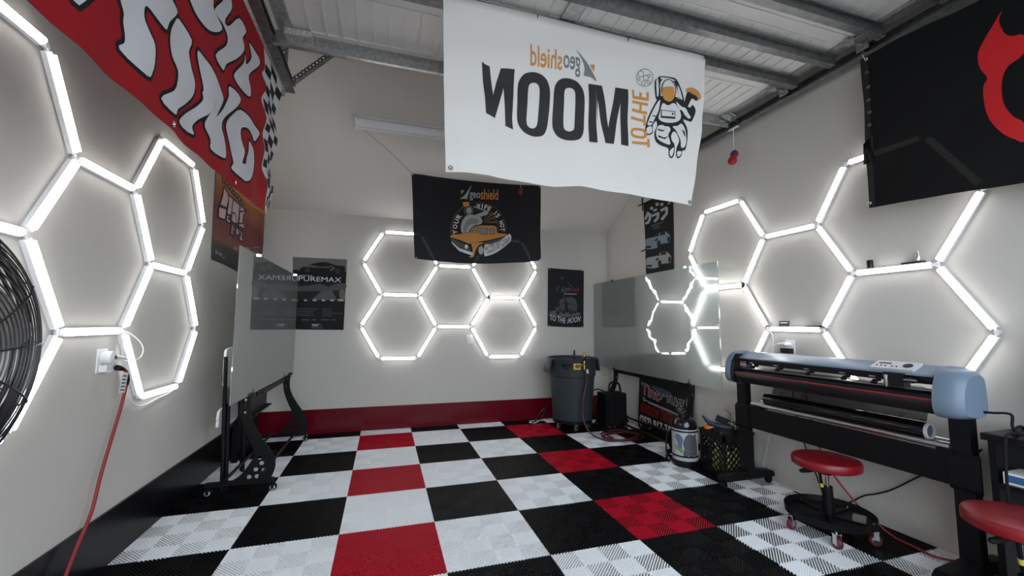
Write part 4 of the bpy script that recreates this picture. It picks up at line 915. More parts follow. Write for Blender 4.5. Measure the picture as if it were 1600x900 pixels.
# --- white banner with mirrored print, hung from a door strut
def S_moon(u, v, off):
    hang = max(0.0, (3.0 - v))
    w = 0.014 * math.sin(u * 7 + 1.2) * hang + 0.007 * math.sin(u * 19 + v * 3) * hang + 0.004 * math.sin(u * 5 - v * 23)
    w += 0.020 * math.exp(-((u - 0.46 - (3.0 - v) * 0.45) / 0.05) ** 2) * max(0, 0.55 - hang) \
         + 0.012 * math.exp(-((2.19 - u - (3.0 - v) * 0.35) / 0.05) ** 2) * max(0, 0.6 - hang)
    return (u, -0.06 + w - off, v)
mt_ = thing('hanging_banner', 'large white banner with mirrored moon lettering and an astronaut under the garage door', 'banner', (1.3, -0.06, 3.0), 'hanging banners')
sheet('banner_cloth', fill2d([ART['moon_outline'][0]]), S_moon, MOONW, mt_, 0.0, 0.025, -0.0015)
def pr_(nm, mesh, m, lay, parent=mt_, S=S_moon, g=0.025):
    return sheet(nm, mesh, S, m, parent, 0.0018 + 0.0009 * lay, g)
allf = lambda k, sm=0: merge(*[fill2d([cm2(p, sm) if sm else p]) for p in ART[k]])
M_ = ART['moon_black'][1]
pr_('word_print', merge(fill2d([ART['moon_black'][0]]), fill2d([[M_[0], M_[1], M_[-3], M_[-2], M_[-1]]]), fill2d([M_[1:-3]]), *[fill2d([cm2(a, 3), cm2(b, 3)]) for a, b in zip(ART['moon_o'], ART['moon_o_hole'])]), INK, 0)
pr_('small_word_print', merge(allf('moon_orange'), fill2d([cm2(ART['moon_ring'][0], 3), cm2(ART['moon_ring_hole'][0], 3)])), INKORANGE, 0)
pr_('logo_word_print', text_quad('shield', ART['moon_shield_q'][0], 0.012), INKORANGE, 0)
pr_('logo_accent', allf('moon_sail_orange'), INKORANGE, 0)
pr_('logo_print', merge(text_quad('geo', ART['moon_geo_q'][0], 0.012), allf('moon_sail', 4)), INKGREY, 0)
pr_('moon_drawing', merge(ribbons(ART['moon_ball'] + ART['moon_craters'], 0.0022)), INKGREY, 0)
pr_('astronaut_outline', allf('astro_black', 3), INKBLACK, 0)
pr_('astronaut_suit', merge(allf('astro_white', 3)), INKWHITE, 1)
pr_('astronaut_lines', merge(allf('astro_line'), fill2d([ART['astro_helmet'][0]])), INKBLACK, 2)
pr_('astronaut_helmet', merge(fill2d([ART['astro_helmet_in'][0]]), fill2d([ART['astro_box'][0]])), INKWHITE, 3)
pr_('astronaut_visor', allf('astro_visor', 3), INKORANGE, 4)
pr_('astronaut_tool', allf('astro_tool', 3), INKORANGE, 4)
pr_('astronaut_dial', allf('astro_dot'), INKBLACK, 4)
for u, v in ((0.515, 2.03), (2.03, 2.0)):
    eyelet('eyelet', S_moon(u, v, 0.0035), (0, -1, 0), mt_, 0.012, GALVD)
bm = BM()
for u, v in ((0.47, 2.99), (2.175, 2.98), (1.0, 2.995), (1.6, 2.99)):
    tube(bm, [S_moon(u, v, 0.004), (u, -0.075, 2.995), (u, -0.02, 2.946), (u, 0.0, 2.944)], 0.0025, 6)
obj('cable_tie', bm, RUB, mt_)

# --- black banner with the orange truck, tied under the sloped ceiling
def S_bb(u, v, off):
    hang = max(0.0, 2.83 - v)
    w = 0.012 * math.sin(u * 6 + 0.5) * hang + 0.006 * math.sin(u * 17 + v * 5) * hang + 0.012 * math.exp(-((u - 0.45 - hang * 0.5) / 0.05) ** 2) * (hang < 0.6)
    return (u, 2.2 + w - off, v)
bt = thing('hanging_banner', 'black banner with a round orange truck drawing tied under the sloped ceiling', 'banner', (1.17, 2.2, 2.83), 'hanging banners')
sheet('banner_cloth', fill2d([ART['bb_outline'][0]]), S_bb, BBK, bt, 0.0, 0.06, -0.0015)
pb = lambda nm, mesh, m, lay: pr_(nm, mesh, m, lay, bt, S_bb, 0.06)
C0, CR, CU = [Vector(p) for p in ART['bb_circ'][0]]
EX, EY = (CR - C0), (CU - C0)
EY = EY * (EX.length / EY.length) * 0.99
def cp(r, deg):
    a = math.radians(deg)
    q = C0 + EX * (r * math.cos(a)) + EY * (r * math.sin(a))
    return (q.x, q.y)
def arc_band(r0, r1, a0, a1, n=40):
    vs, fs = [], []
    for k in range(n + 1):
        a = a0 + (a1 - a0) * k / n
        vs += [cp(r0, a), cp(r1, a)]
    for k in range(n):
        fs.append((2*k, 2*k+1, 2*k+3, 2*k+2))
    return vs, fs
def arc_text(s, r0, r1, a0, a1, wfac=0.8):
    ms = []
    n = len(s)
    for i, ch in enumerate(s):
        if ch == ' ':
            continue
        a = a0 + (a1 - a0) * i / (n - 1)
        half = abs(a1 - a0) / (n - 1) * wfac / 2 * (0.35 if ch == 'I' else (1.25 if ch == 'W' else 1))
        ms.append(text_quad(ch, [cp(r1, a + half), cp(r1, a - half), cp(r0, a - half), cp(r0, a + half)], 0.03))
    return merge(*ms)
pb('ring_print', merge(arc_band(0.985, 1.0, -10, 190), arc_band(0.70, 0.715, -8, 118), arc_band(0.95, 0.962, 118, 190)), BBROWN, 0)
pb('sunburst_print', allf('bb_ray'), BBROWN, 0)
pb('arched_word', arc_text('YOUR', 0.77, 0.93, 186, 147), INKWHITE, 0)
pb('arched_word', arc_text('WIFE IS HOT', 0.77, 0.94, 91, 0), INKWHITE, 0)
pb('logo_print', merge(allf('bb_sail', 3), text_quad('geo', ART['bb_geo_q'][0], 0.012)), BLIGHT, 0)
pb('logo_accent', allf('bb_sail_orange'), INKORANGE, 0)
pb('logo_word', text_quad('shield', ART['bb_shield_q'][0], 0.012), INKORANGE, 0)
bq = lambda pts: [(cpx(a, b)) for a, b in pts]
def cpx(a, b):
    # drawing units of the round print to cloth position
    q = C0 + EX * ((a - 405) / 295.0) + EY * ((545 - b) / 305.0)
    return (q.x, q.y)
pb('figure_hair', fill2d([cm2(bq([(245, 335), (262, 292), (300, 278), (338, 292), (350, 338), (336, 376), (310, 392), (272, 388), (250, 368)]), 3)]), BSLATE, 1)
pb('figure_body', fill2d([cm2(bq([(300, 384), (350, 385), (420, 408), (442, 445), (425, 485), (352, 500), (312, 545), (288, 588), (235, 588), (214, 535), (226, 460), (262, 402)]), 3)]), BLIGHT, 2)
pb('figure_arm', fill2d([bq([(345, 392), (470, 338), (352, 300), (350, 284), (500, 340), (508, 358), (498, 376), (385, 420)])]), BLIGHT, 2)
pb('figure_face', fill2d([bq(disc_pts(300, 338, 27, 36, 20))]), BLIGHT, 2)
pb('figure_lips', fill2d([bq(disc_pts(304, 354, 9, 5, 12))]), BSLATE, 3)
pb('figure_dress', fill2d([cm2(bq([(296, 428), (345, 420), (398, 432), (402, 470), (345, 486), (300, 500), (272, 560), (246, 575), (250, 500)]), 2)]), BMID, 3)
pb('truck_side', fill2d([bq([(462, 690), (560, 668), (690, 628), (660, 668), (540, 706), (470, 706)])]), BSLATE, 4)
pb('truck_body', merge(allf('bb_truck', 2), allf('bb_orange')), INKORANGE, 3)
pb('truck_windows', merge(allf('bb_window'),), BMID, 4)
pb('truck_grille', allf('bb_grille'), BSLATE, 4)
pb('truck_trim', merge(allf('bb_white'), allf('bb_ribbon', 2)), INKWHITE, 5)
pb('truck_wheel', allf('bb_wheel'), INKBLACK, 4)
pb('wheel_rim', allf('bb_rim'), BLIGHT, 5)
pb('truck_outline', ribbons(ART['bb_window'] + ART['bb_truck'][:1], 0.0022), INKBLACK, 5)
pb('ribbon_words', merge(text_quad('BETTER GET YOUR', ART['bb_t1_q'][0], 0.01), text_quad('WINDOWS TINTED', ART['bb_t2_q'][0], 0.01)), INKBLACK, 6)
for u, v in ((0.452, 2.80), (1.885, 2.815), (1.885, 1.958), (0.508, 1.905)):
    eyelet('eyelet', S_bb(u, v, 0.003), (0, -1, 0), bt, 0.010)
bm = BM(); tube(bm, [(0.447, 2.196, 2.803), (0.2, 2.05, 2.96), (-0.03, 1.955, 3.092)], 0.0022, 6); obj('tie_string', bm, mat('grey_string', (0.16, 0.16, 0.16), 0.8), bt)
bm = BM(); tube(bm, [(1.89, 2.196, 2.818), (1.95, 2.25, 2.90), (1.96, 2.26, slope_z(2.26) - 0.001)], 0.0022, 6); obj('tie_string', bm, MATS['grey_string'], bt)

# --- black banner with red horned ring, hung from the right door track
def S_dv(u, v, off):
    hang = max(0.0, 2.88 - v)
    w = 0.008 * math.sin(u * 9) * hang + 0.004 * math.sin(u * 21 + v * 9) * hang + 0.003 * math.sin(v * 14 + u * 6)
    return (3.0 + w - off, u, v)
dt = thing('hanging_banner', 'glossy black banner with a red horned ring under the right door track', 'banner', (3.0, -1.25, 2.88), 'hanging banners')
DO = ART['dv_outline'][0]
dv_out = [p for p in DO[:5]] + [(-2.0, 2.86), (-2.0, 1.88)] + DO[6:]
sheet('banner_cloth', fill2d([dv_out]), S_dv, DEVK, dt, 0.0, 0.06, -0.0015)
H = ART['dv_horn'][0]
AX = -1.285
half_out, half_in = H[:15], H[15:]
mir = lambda pts: [(2 * AX - a, b) for a, b in pts[::-1]]
o_ring = half_out + mir(half_out[:])
right_edge_top = half_in
# one side of the ring, its mirror image beyond the frame and the bands joining them
pd = lambda nm, mesh, m, lay: pr_(nm, mesh, m, lay, dt, S_dv, 0.06)
bx0 = H[14]; bx1 = H[15]
def sag_band(p0, p1, d0, d1, n=14):
    vs, fs = [], []
    for k in range(n + 1):
        t = k / n
        for p, d in ((p0, d0), (p1, d1)):
            y = p[0] + (2 * AX - 2 * p[0]) * t
            vs.append((y, p[1] - d * (1 - (2*t - 1) ** 2)))
    for k in range(n):
        fs.append((2*k, 2*k+1, 2*k+3, 2*k+2))
    return vs, fs
pd('horned_ring_print', merge(fill2d([cm2(H, 3)]), fill2d([mir(cm2(H, 3))]), sag_band(bx0, bx1, 0.045, 0.040), sag_band(H[22], H[23], -0.03, -0.02)), DEVR, 0)
hem = [(-0.462, 2.883), (-0.505, 2.887), (-0.498, 2.60), (-0.487, 2.3), (-0.482, 1.948), (-0.449, 1.943), (-0.455, 2.3), (-0.462, 2.6)]
sheet('edge_hem', fill2d([hem]), S_dv, mat('black_webbing', (0.006, 0.006, 0.006), 0.6), dt, 0.002, 0.06)
for k, p in enumerate(ART['dv_grom'][0]):
    eyelet('eyelet', S_dv(p[0] - 0.008, p[1] - (0.008 if k == 0 else 0), 0.004), (-1, 0, 0), dt, 0.010, None if k in (0, 6) else GALVD)
bm = BM()
tg = ART['dv_tag'][0]
A = [S_dv(a + 0.003, b, 0.006) for a, b in tg]
vs = [bm.verts.new(p) for p in A]; bm.faces.new(vs)
bmesh.ops.solidify(bm, geom=list(bm.faces), thickness=0.004)
obj('clip_tag', bm, GLOSSK, dt)
bm = BM(); tube(bm, catmull([S_dv(-0.49, 2.868, 0.003), (2.985, -0.485, 2.905), (3.03, -0.48, 2.93), (3.06, -0.48, 2.945)], 5), 0.004, 6); obj('hook', bm, CHROME, dt, True)
bm = BM()
for y in (-1.0, -1.5, -1.95):
    tube(bm, [S_dv(y, 2.855, 0.003), (3.02, y, 2.92), (3.06, y, 2.945)], 0.003, 6)
obj('cable_tie', bm, RUB, dt)

# --- posters and banners on the walls
def S_back(u, v, off):
    return (u, YB - 0.003 - off, v)
def S_rw(u, v, off):
    return (XR - 0.005 - off + 0.004 * math.sin(v * 9), u, v)
def S_lw(u, v, off):
    return (XL + 0.006 + off + 0.003 * math.sin(u * 11 + v * 6), u, v)
pt = thing('wall_poster', 'black and grey poster with a dark sports car on the back wall', 'poster', (-0.48, YB, 1.55), 'posters and banners on the walls')
pp = lambda nm, mesh, m, lay: sheet(nm, mesh, S_back, m, pt, 0.0008 + 0.0007 * lay)
sheet('poster_sheet', fill2d([ART['pm_outline'][0]]), S_back, PBLACK, pt, 0.0, None, 0.0006)
pp('sky_print', allf('pm_sky'), mat('sky_grey_print', (0.15, 0.15, 0.145), 0.4, spec=0.12), 1)
pp('road_scene_print', allf('pm_scene'), PDARK, 1)
pp('hill_print', allf('pm_hill', 2), PGREY, 2); pp('road_print', allf('pm_road'), PROAD, 2); pp('verge_print', allf('pm_glow', 2), POLIVE, 3)
pp('car_print', allf('pm_car', 3), PBLACK, 2)
pp('car_wheels', merge(*[fill2d([disc_pts(a, 1.823, 0.026, 0.030)]) for a in (-0.638, -0.322)]), INKBLACK, 3)
pp('wheel_spokes', merge(*[ribbons([disc_pts(a, 1.823, 0.019, 0.022, 14)], 0.002) for a in (-0.638, -0.322)]), PDIM, 4)
pp('car_highlights', merge(allf('pm_hl', 2), allf('pm_hl2'), allf('pm_hl3')), PDIM, 3)
pp('title_lettering', merge(text_quad('PUREMAX', ART['pm_txt_q'][0], 0.0), text_quad('TINT', ART['pm_tint_q'][0], 0.02)), INKWHITE, 4)
pp('small_print', merge(allf('pm_bar'), allf('pm_small')), BLIGHT, 4)
pp('fine_print', merge(allf('pm_line'), allf('pm_url'), text_quad('X', ART['pm_tint2_q'][0], 0.01)), PDIM, 4)

tt = thing('wall_banner', 'small black banner with a grey moon buggy above the trash can', 'banner', (2.56, YB, 1.58), 'posters and banners on the walls')
pq = lambda nm, mesh, m, lay: sheet(nm, mesh, S_back, m, tt, 0.0008 + 0.0007 * lay)
sheet('banner_cloth', fill2d([cm2(ART['tm_outline'][0], 1)]), S_back, BBK, tt, 0.0, None, 0.0006)
pq('ground_print', allf('tm_ground', 2), PDIM, 1)
for p_ in ART['tm_grey']:
    pq('buggy_print', fill2d([p_]), PGREY, 2)
pq('buggy_wheels', allf('tm_wheel'), INKBLACK, 3)
pq('wheel_rims', merge(ribbons(ART['tm_wheel'], 0.003)), PDIM, 4)
pq('logo_print', merge(text_quad('geo', ART['tm_geo_q'][0], 0.01), allf('tm_sail', 2)), PDIM, 3)
pq('logo_accent', text_quad('shield', ART['tm_shield_q'][0], 0.01), mat('dull_red_ink', (0.20, 0.015, 0.015), 0.7), 3)
pq('words', text_quad('TO THE', ART['tm_t1_q'][0], 0.03), BLIGHT, 3)
pq('words', text_quad('MOON', ART['tm_t2_q'][0], 0.03), BLIGHT, 3)
pq('fine_print', allf('tm_bar'), BLIGHT, 3)
for u, v in ((2.32, 1.965), (2.815, 1.965), (2.79, 1.20), (2.31, 1.213)):
    eyelet('eyelet', S_back(u, v, 0.003), (0, -1, 0), tt, 0.008)

kt = thing('wall_banner', 'tall narrow black banner with two pale sports cars high on the right wall', 'banner', (XR, 1.8, 2.25), 'posters and banners on the walls')
pk = lambda nm, mesh, m, lay: sheet(nm, mesh, S_rw, m, kt, 0.001 + 0.0008 * lay, 0.08)
sheet('banner_cloth', fill2d([ART['kb_outline'][0]]), S_rw, BBK, kt, 0.0, 0.08, 0.0008)
pk('lettering', merge(*[fill2d([p]) for p in ART['kb_white']]), BLIGHT, 1)
pk('fine_print', allf('kb_dim'), PDIM, 1)
pk('upper_car_print', allf('kb_car1', 2), mat('pale_blue_ink', (0.22, 0.28, 0.33), 0.7), 1); pk('lower_car_print', allf('kb_car2', 2), mat('pale_grey_ink', (0.33, 0.36, 0.35), 0.7), 1)
for p_ in ART['kb_car1_dark'] + ART['kb_car2_dark']:
    pk('car_detail', fill2d([p_]), INKBLACK, 2)
bm = BM()
y1 = ART['kb_outline'][0][0][0]
cyl(bm, (XR - 0.012, y1 + 0.10, 2.70), (XR - 0.012, 1.50, 2.70), 0.008, 8); cyl(bm, (XR - 0.012, y1 + 0.015, 2.78), (XR - 0.012, y1 + 0.015, 2.62), 0.007, 8)
cyl(bm, (XR - 0.012, y1 + 0.06, 2.12), (XR - 0.012, y1 - 0.02, 2.13), 0.007, 8)
obj('banner_pole', bm, BLACKP, kt)

lt_ = thing('wall_banner', 'dark red and orange banner with pink block lettering on the left wall', 'banner', (XL, 2.2, 2.2), 'posters and banners on the walls')
SQ = lambda p: (1.56 + (p[0] - 1.56) * 0.965, p[1])
LQ = lambda k, sm=0: merge(*[fill2d([cm2([SQ(a) for a in p], sm) if sm else [SQ(a) for a in p]]) for p in ART[k]])
DL = [SQ(p) for p in ART['dl_outline'][0]]
dlo = [(1.56, 2.62), (2.94, 2.62)] + DL[4:9] + [DL[9]]
m_dl = mat('dusk_gradient_print', (0.10, 0.012, 0.014), 0.5)
def dusk(m):
    nt = m.node_tree; b = nt.nodes['Principled BSDF']
    tc = nt.nodes.new('ShaderNodeTexCoord'); sx = nt.nodes.new('ShaderNodeSeparateXYZ'); r = nt.nodes.new('ShaderNodeValToRGB'); mr = nt.nodes.new('ShaderNodeMapRange')
    mr.inputs['From Min'].default_value = -0.52; mr.inputs['From Max'].default_value = 0.42
    e = r.color_ramp.elements
    e[0].position = 0.18; e[0].color = (0.006, 0.007, 0.009, 1)
    e[1].position = 1.0; e[1].color = (0.70, 0.38, 0.05, 1)
    for p, c in ((0.235, (0.16, 0.035, 0.03, 1)), (0.30, (0.16, 0.010, 0.014, 1)), (0.52, (0.12, 0.006, 0.010, 1)), (0.70, (0.32, 0.08, 0.02, 1))):
        k = e.new(p); k.color = c
    nt.links.new(tc.outputs['Object'], sx.inputs[0]); nt.links.new(sx.outputs['Z'], mr.inputs['Value']); nt.links.new(mr.outputs[0], r.inputs[0]); nt.links.new(r.outputs[0], b.inputs['Base Color'])
dusk(m_dl)
sheet('banner_cloth', fill2d([dlo]), S_lw, m_dl, lt_, 0.0, 0.08, 0.0008)
plw = lambda nm, mesh, m, lay: sheet(nm, mesh, S_lw, m, lt_, 0.001 + 0.0008 * lay, 0.08)
PINK = mat('dusty_pink_ink', (0.58, 0.38, 0.40), 0.7); CREAM = mat('cream_ink', (0.52, 0.44, 0.30), 0.7)
plw('flame_print', LQ('dl_flame'), mat('burnt_orange_ink', (0.27, 0.085, 0.02), 0.7), 1)
plw('big_lettering', LQ('dl_dark'), PINK, 2); plw('small_lettering', LQ('dl_be'), PINK, 3)
plw('lettering_outline', ribbons([[SQ(a) for a in p] for p in ART['dl_dark'] + ART['dl_be'] + ART['dl_top']], 0.007), INKBLACK, 4)
plw('top_lettering', LQ('dl_top'), CREAM, 2)
plw('marks', LQ('dl_mark'), BMID, 2)
# ---------------------------------------------------------------- glass viewing carts
GLASS = film_glass('wavy_film_on_glass', 0.24, rough=0.36, wobble=0.034)
GLASS_L = film_glass('smooth_film_on_glass', 0.62, rough=0.24, wobble=0.0, haze=0.5)
CASTERW = mat('pale_grey_wheel_hub', (0.62, 0.63, 0.64), 0.35)
def wheel(nm, c, r, w, axis, parent, tyre, hub, face=None):
    """caster wheel with a contrasting hub"""
    bm = BM()
    lathe(bm, [(r*0.55, -w/2), (r*0.9, -w/2), (r, -w/2*0.6), (r, w/2*0.6), (r*0.9, w/2), (r*0.55, w/2), (r*0.55, -w/2)], c, axis, 18)
    o = obj(nm, bm, tyre, parent, True)
    bm = BM(); lathe(bm, [(0.0, -w/2 - 0.003), (r*0.45, -w/2 - 0.003), (r*0.66, -w/2), (r*0.66, w/2), (r*0.45, w/2 + 0.003), (0.0, w/2 + 0.003)], c, axis, 18)
    obj('wheel_hub', bm, hub, o, True)
    return o
def cart(label, s, Xg, Xp_, gy, gz, fy, back, toe, gm, group='glass viewing carts'):
    t = thing('glass_cart', label, 'glass cart', (Xp_, sum(fy) / 2, 0), group)
    bm = bbox((Xg - 0.003, gy[0], gz[0]), (Xg + 0.003, gy[1], gz[1]), 0.0012, 1)
    g = obj('glass_panel', bm, gm, t)
    X = lambda d: Xp_ + s * d
    for y in fy:
        # laser-cut side plate with lightening holes
        pl_ = [(-0.02, 0.72), (-0.02, 0.56), (0.018, 0.43), (0.075, 0.30), (0.068, 0.235), (0.0, 0.135), (-0.06, 0.085), (0.10, 0.07), (toe*0.85, 0.085), (toe, 0.15), (toe*1.02, 0.21), (toe*0.90, 0.28), (0.095, 0.43), (0.04, 0.56), (0.035, 0.72)]
        pl_ = [pl_[0]] + cm2(pl_, 3)[1:]
        holes = [disc_pts(a, b, 0.0155, 0.0155, 14) for a, b in ((0.055, 0.115), (0.095, 0.165), (0.105, 0.115), (0.130, 0.205), (0.148, 0.155), (0.115, 0.245))]
        sheet('side_plate', fill2d([pl_] + holes), lambda u, v, off, y=y: (X(u), y + off, v), BLACK, t, 0.0, None, 0.006, False)
        bm = bbox((X(-back), y + 0.006, 0.062), (X(toe * 0.98), y + 0.036, 0.092), 0.003); 
        for d in (-back * 0.6, -back * 0.3, 0.05, 0.10):
            cyl(bm, (X(d), y + 0.0065, 0.077), (X(d), y + 0.003, 0.077), 0.006, 8)
        obj('base_bar', bm, BLACK, t)
        for d in (-back + 0.02, toe * 0.96):
            bm = BM()
            cyl(bm, (X(d), y + 0.02, 0.045), (X(d), y + 0.02, 0.066), 0.010, 10)
            rbox(bm, (X(d), y + 0.02, 0.043), (0.03, 0.038, 0.008))
            for k in (-0.019, 0.019):
                rbox(bm, (X(d), y + 0.02 + k, 0.031), (0.022, 0.003, 0.03))
            c = obj('caster', bm, BLACK, t)
            wheel('caster_wheel', (X(d), y + 0.02, 0.0265), 0.0265, 0.032, (0, 1, 0), c, RUB, CASTERW)
        bm = BM(); cyl(bm, (X(0.0), y + 0.012, 0.62), (X(0.0), y + 0.012, gz[0] + 0.52), 0.0145, 14); cyl(bm, (X(0.0), y + 0.012, gz[0] + 0.5), (X(0.0), y + 0.012, gz[1] - 0.005), 0.011, 14)
        obj('upright_pole', bm, BLACKP, t, True)
        for z, up in ((gz[1], 1), (gz[0], -1)):
            bm = bbox((Xg - s*0.012 - 0.02, y - 0.010, z - 0.012), (Xg + 0.022, y + 0.034, z + 0.010), 0.003)
            box(bm, (X(0.0), y + 0.004, z - 0.006), (Xg, y + 0.02, z + 0.004))
            obj('glass_clamp', bm, CHROME if up > 0 else BLACKP, t)
        bm = BM(); 
        for z in (0.575, 0.665):
            cyl(bm, (X(0.007), y - 0.001, z), (X(0.007), y - 0.006, z), 0.008, 10)
        obj('bolt_head', bm, CHROME, t)
    bm = bbox((X(-0.012), fy[0], 0.63), (X(0.008), fy[1], 0.675), 0.002); obj('top_rail', bm, BLACK, t)
    for d in (-back * 0.45, toe * 0.55):
        bm = BM(); cyl(bm, (X(d), fy[0] + 0.02, 0.104), (X(d), fy[1] + 0.02, 0.104), 0.012, 12); obj('lower_rail', bm, BLACK, t, True)
    for y in (fy[0] + 0.18, fy[1] - 0.1):
        bm = BM(); tube(bm, [(Xg - 0.004*s, y, gz[0] - 0.02), (Xg + s*0.03, y, gz[0] - 0.02), (Xg + s*0.04, y, gz[0] + 0.02)], 0.004, 6)
        box(bm, (Xg - 0.01, y - 0.01, 0.66), (Xg + 0.006, y + 0.01, gz[0] + 0.004)); obj('rest_hook', bm, BLACKP, t)
    return t
lc = cart('wheeled black glass cart by the left wall, its glass mirroring the car poster', 1, -0.705, -0.738, (0.92, 2.82), (0.70, 1.73), (1.35, 2.66), 0.22, 0.215, GLASS_L)
bm = bbox((-0.765, 1.37, 0.52), (-0.745, 1.98, 0.632), 0.003); box(bm, (-0.745, 1.37, 0.52), (-0.70, 1.98, 0.526)); obj('tool_shelf', bm, BLACK, lc)
rc = cart('wheeled black glass cart by the right wall, its hazy glass mirroring the tube lights', -1, 2.974, 3.004, (0.72, 2.94), (0.675, 1.785), (1.11, 2.44), 0.165, 0.28, GLASS)

# things kept behind the left cart
def folding_chair(y, x0, lean, label):
    t = thing('folding_chair', label, 'chair', (x0, y + 0.21, 0), 'folded chairs')
    X = lambda z: x0 - lean * z
    def S(u, v, off):
        return (X(v) + 0.02 * math.cos((u - y - 0.21) * 6) + off, u, v)
    for nm, z0, z1 in (('backrest', 0.74, 1.03), ('seat', 0.44, 0.58)):
        o = cm2([(y+0.03, z0), (y+0.39, z0), (y+0.42, z0+0.06), (y+0.42, z1-0.06), (y+0.37, z1), (y+0.05, z1), (y, z1-0.06), (y, z0+0.06)], 4)
        sheet(nm, fill2d([o]), S, WHITEP, t, 0.0 if nm == 'backrest' else -0.035, 0.06, 0.016)
    for k, (yy, z1) in enumerate(((y - 0.005, 0.97), (y + 0.425, 0.97), (y + 0.02, 0.62), (y + 0.40, 0.62))):
        bm = BM(); dx = 0.022 if k < 2 else 0.040
        tube(bm, [(x0 + dx, yy, 0.0), (X(z1) + dx, yy, z1)], 0.013, 10)
        obj('leg', bm, BLACK, t, True)
    bm = BM(); cyl(bm, (x0 + 0.06, y + 0.02, 0.10), (x0 + 0.06, y + 0.40, 0.10), 0.009, 8); obj('stretcher', bm, BLACK, t, True)
    return t
folding_chair(1.47, -0.905, 0.03, 'folded white chair with black legs behind the left glass cart')
t = thing('storage_board', 'flat black board stored upright behind the far end of the left glass cart', 'board', (-1.0, 2.4, 0))
bm = bbox((-1.03, 2.12, 0), (-0.985, 2.74, 0.63), 0.006); obj('board', bm, BLACK, t)
bm = BM(); cyl(bm, (-0.983, 2.2, 0.5), (-0.983, 2.66, 0.5), 0.012, 10); obj('board_rail', bm, BLACKP, t)

# ---------------------------------------------------------------- trash can on its dolly, wand, fitting, hose
CX, CY = 2.385, 2.42
td = thing('can_dolly', 'round black wheeled dolly under the grey trash can', 'dolly', (CX, CY, 0))
bm = BM(); lathe(bm, [(0.0, 0.085), (0.215, 0.085), (0.232, 0.09), (0.236, 0.125), (0.228, 0.125), (0.222, 0.10), (0.0, 0.10)], (CX, CY, 0), (0, 0, 1), 36); obj('dolly_ring', bm, BLACKP, td, True)
for k in range(5):
    a = math.radians(-102 + 72 * k)
    px, py = CX + 0.185*math.cos(a), CY + 0.185*math.sin(a)
    bm = BM(); cyl(bm, (px, py, 0.06), (px, py, 0.088), 0.014, 10); rbox(bm, (px - 0.017, py, 0.055), (0.003, 0.035, 0.05)); rbox(bm, (px + 0.017, py, 0.055), (0.003, 0.035, 0.05)); rbox(bm, (px, py, 0.078), (0.037, 0.035, 0.004))
    c = obj('caster', bm, GALV, td)
    wheel('caster_wheel', (px, py, 0.036), 0.036, 0.026, (1, 0.4, 0), c, RUB, PGREY)
tc_ = thing('trash_can', 'tall round grey plastic trash can in the far right corner', 'trash can', (CX, CY, 0.10))
bm = BM()
prof = [(0.0, 0.101), (0.222, 0.101), (0.230, 0.125), (0.236, 0.20), (0.262, 0.615), (0.276, 0.625), (0.279, 0.66), (0.283, 0.80), (0.292, 0.815), (0.294, 0.832), (0.284, 0.836), (0.277, 0.825), (0.272, 0.70), (0.225, 0.12), (0.0, 0.118)]
lathe(bm, prof, (CX, CY, 0), (0, 0, 1), 48)
obj('can_body', bm, GREYCAN, tc_, True)
for a in (200, 20):
    r = math.radians(a - 18)
    d = Vector((math.cos(r), math.sin(r), 0)); sd = Vector((-d.y, d.x, 0))
    bm = BM()
    prof = [(0.275, 0.828), (0.315, 0.820), (0.340, 0.69), (0.332, 0.665), (0.318, 0.672), (0.306, 0.80), (0.275, 0.806)]
    A = [bm.verts.new(Vector((CX, CY, 0)) + d * p + sd * 0.085 + Vector((0, 0, q))) for p, q in prof]
    B = [bm.verts.new(Vector((CX, CY, 0)) + d * p - sd * 0.085 + Vector((0, 0, q))) for p, q in prof]
    bm.faces.new(A); bm.faces.new(B[::-1])
    for i in range(len(prof)):
        bm.faces.new((A[i], B[i], B[(i+1) % len(prof)], A[(i+1) % len(prof)]))
    bmesh.ops.recalc_face_normals(bm, faces=bm.faces); bev(bm, 0.005, 2)
    obj('handle', bm, GREYCAN, tc_, True)
def S_can(u, v, off):
    r = 0.2805 + (v - 0.70) * 0.03 + off
    a = math.radians(-116) + u / 0.28
    return (CX + r * math.cos(a), CY + r * math.sin(a), v)
sheet('brand_lettering', text_quad('BRUTE', [(-0.115, 0.775), (0.0, 0.775), (0.0, 0.740), (-0.115, 0.740)], 0.04), S_can, PBLACK, tc_, 0.002, 0.02)
sheet('label_patch', fill2d([[(-0.085, 0.729), (-0.03, 0.729), (-0.03, 0.713), (-0.085, 0.713)]]), S_can, PBLACK, tc_, 0.002, 0.02)
t = thing('spray_wand', 'slim silver wand standing in the grey trash can', 'wand', (CX - 0.06, CY - 0.12, 0.12))
bm = BM(); tube(bm, [(CX - 0.02, CY - 0.06, 0.119), (CX - 0.075, CY - 0.22, 0.90)], 0.009, 10); obj('shaft', bm, CHROME, t, True)
bm = BM(); tube(bm, [(CX - 0.073, CY - 0.215, 0.875), (CX - 0.078, CY - 0.228, 0.935)], [0.013, 0.007], 10); obj('tip', bm, BLACKP, t, True)
t = thing('hose_fitting', 'brass hose valve with a yellow tag hooked over the trash can rim', 'valve', (CX + 0.06, CY - 0.29, 0.83))
P0 = Vector(S_can(0.06, 0.75, 0.012)); P1 = Vector(S_can(0.135, 0.78, 0.02))
bm = BM(); tube(bm, [P1 + Vector((0, 0, -0.06)), P1, P1 + Vector((0, 0, 0.11))], 0.012, 10); tube(bm, [P0, (P0 + P1) / 2 + Vector((0, -0.02, 0)), P1], 0.012, 10)
ball(bm, P1 + Vector((0, 0, 0.115)), 0.018); obj('valve_body', bm, BRASS, t, True)
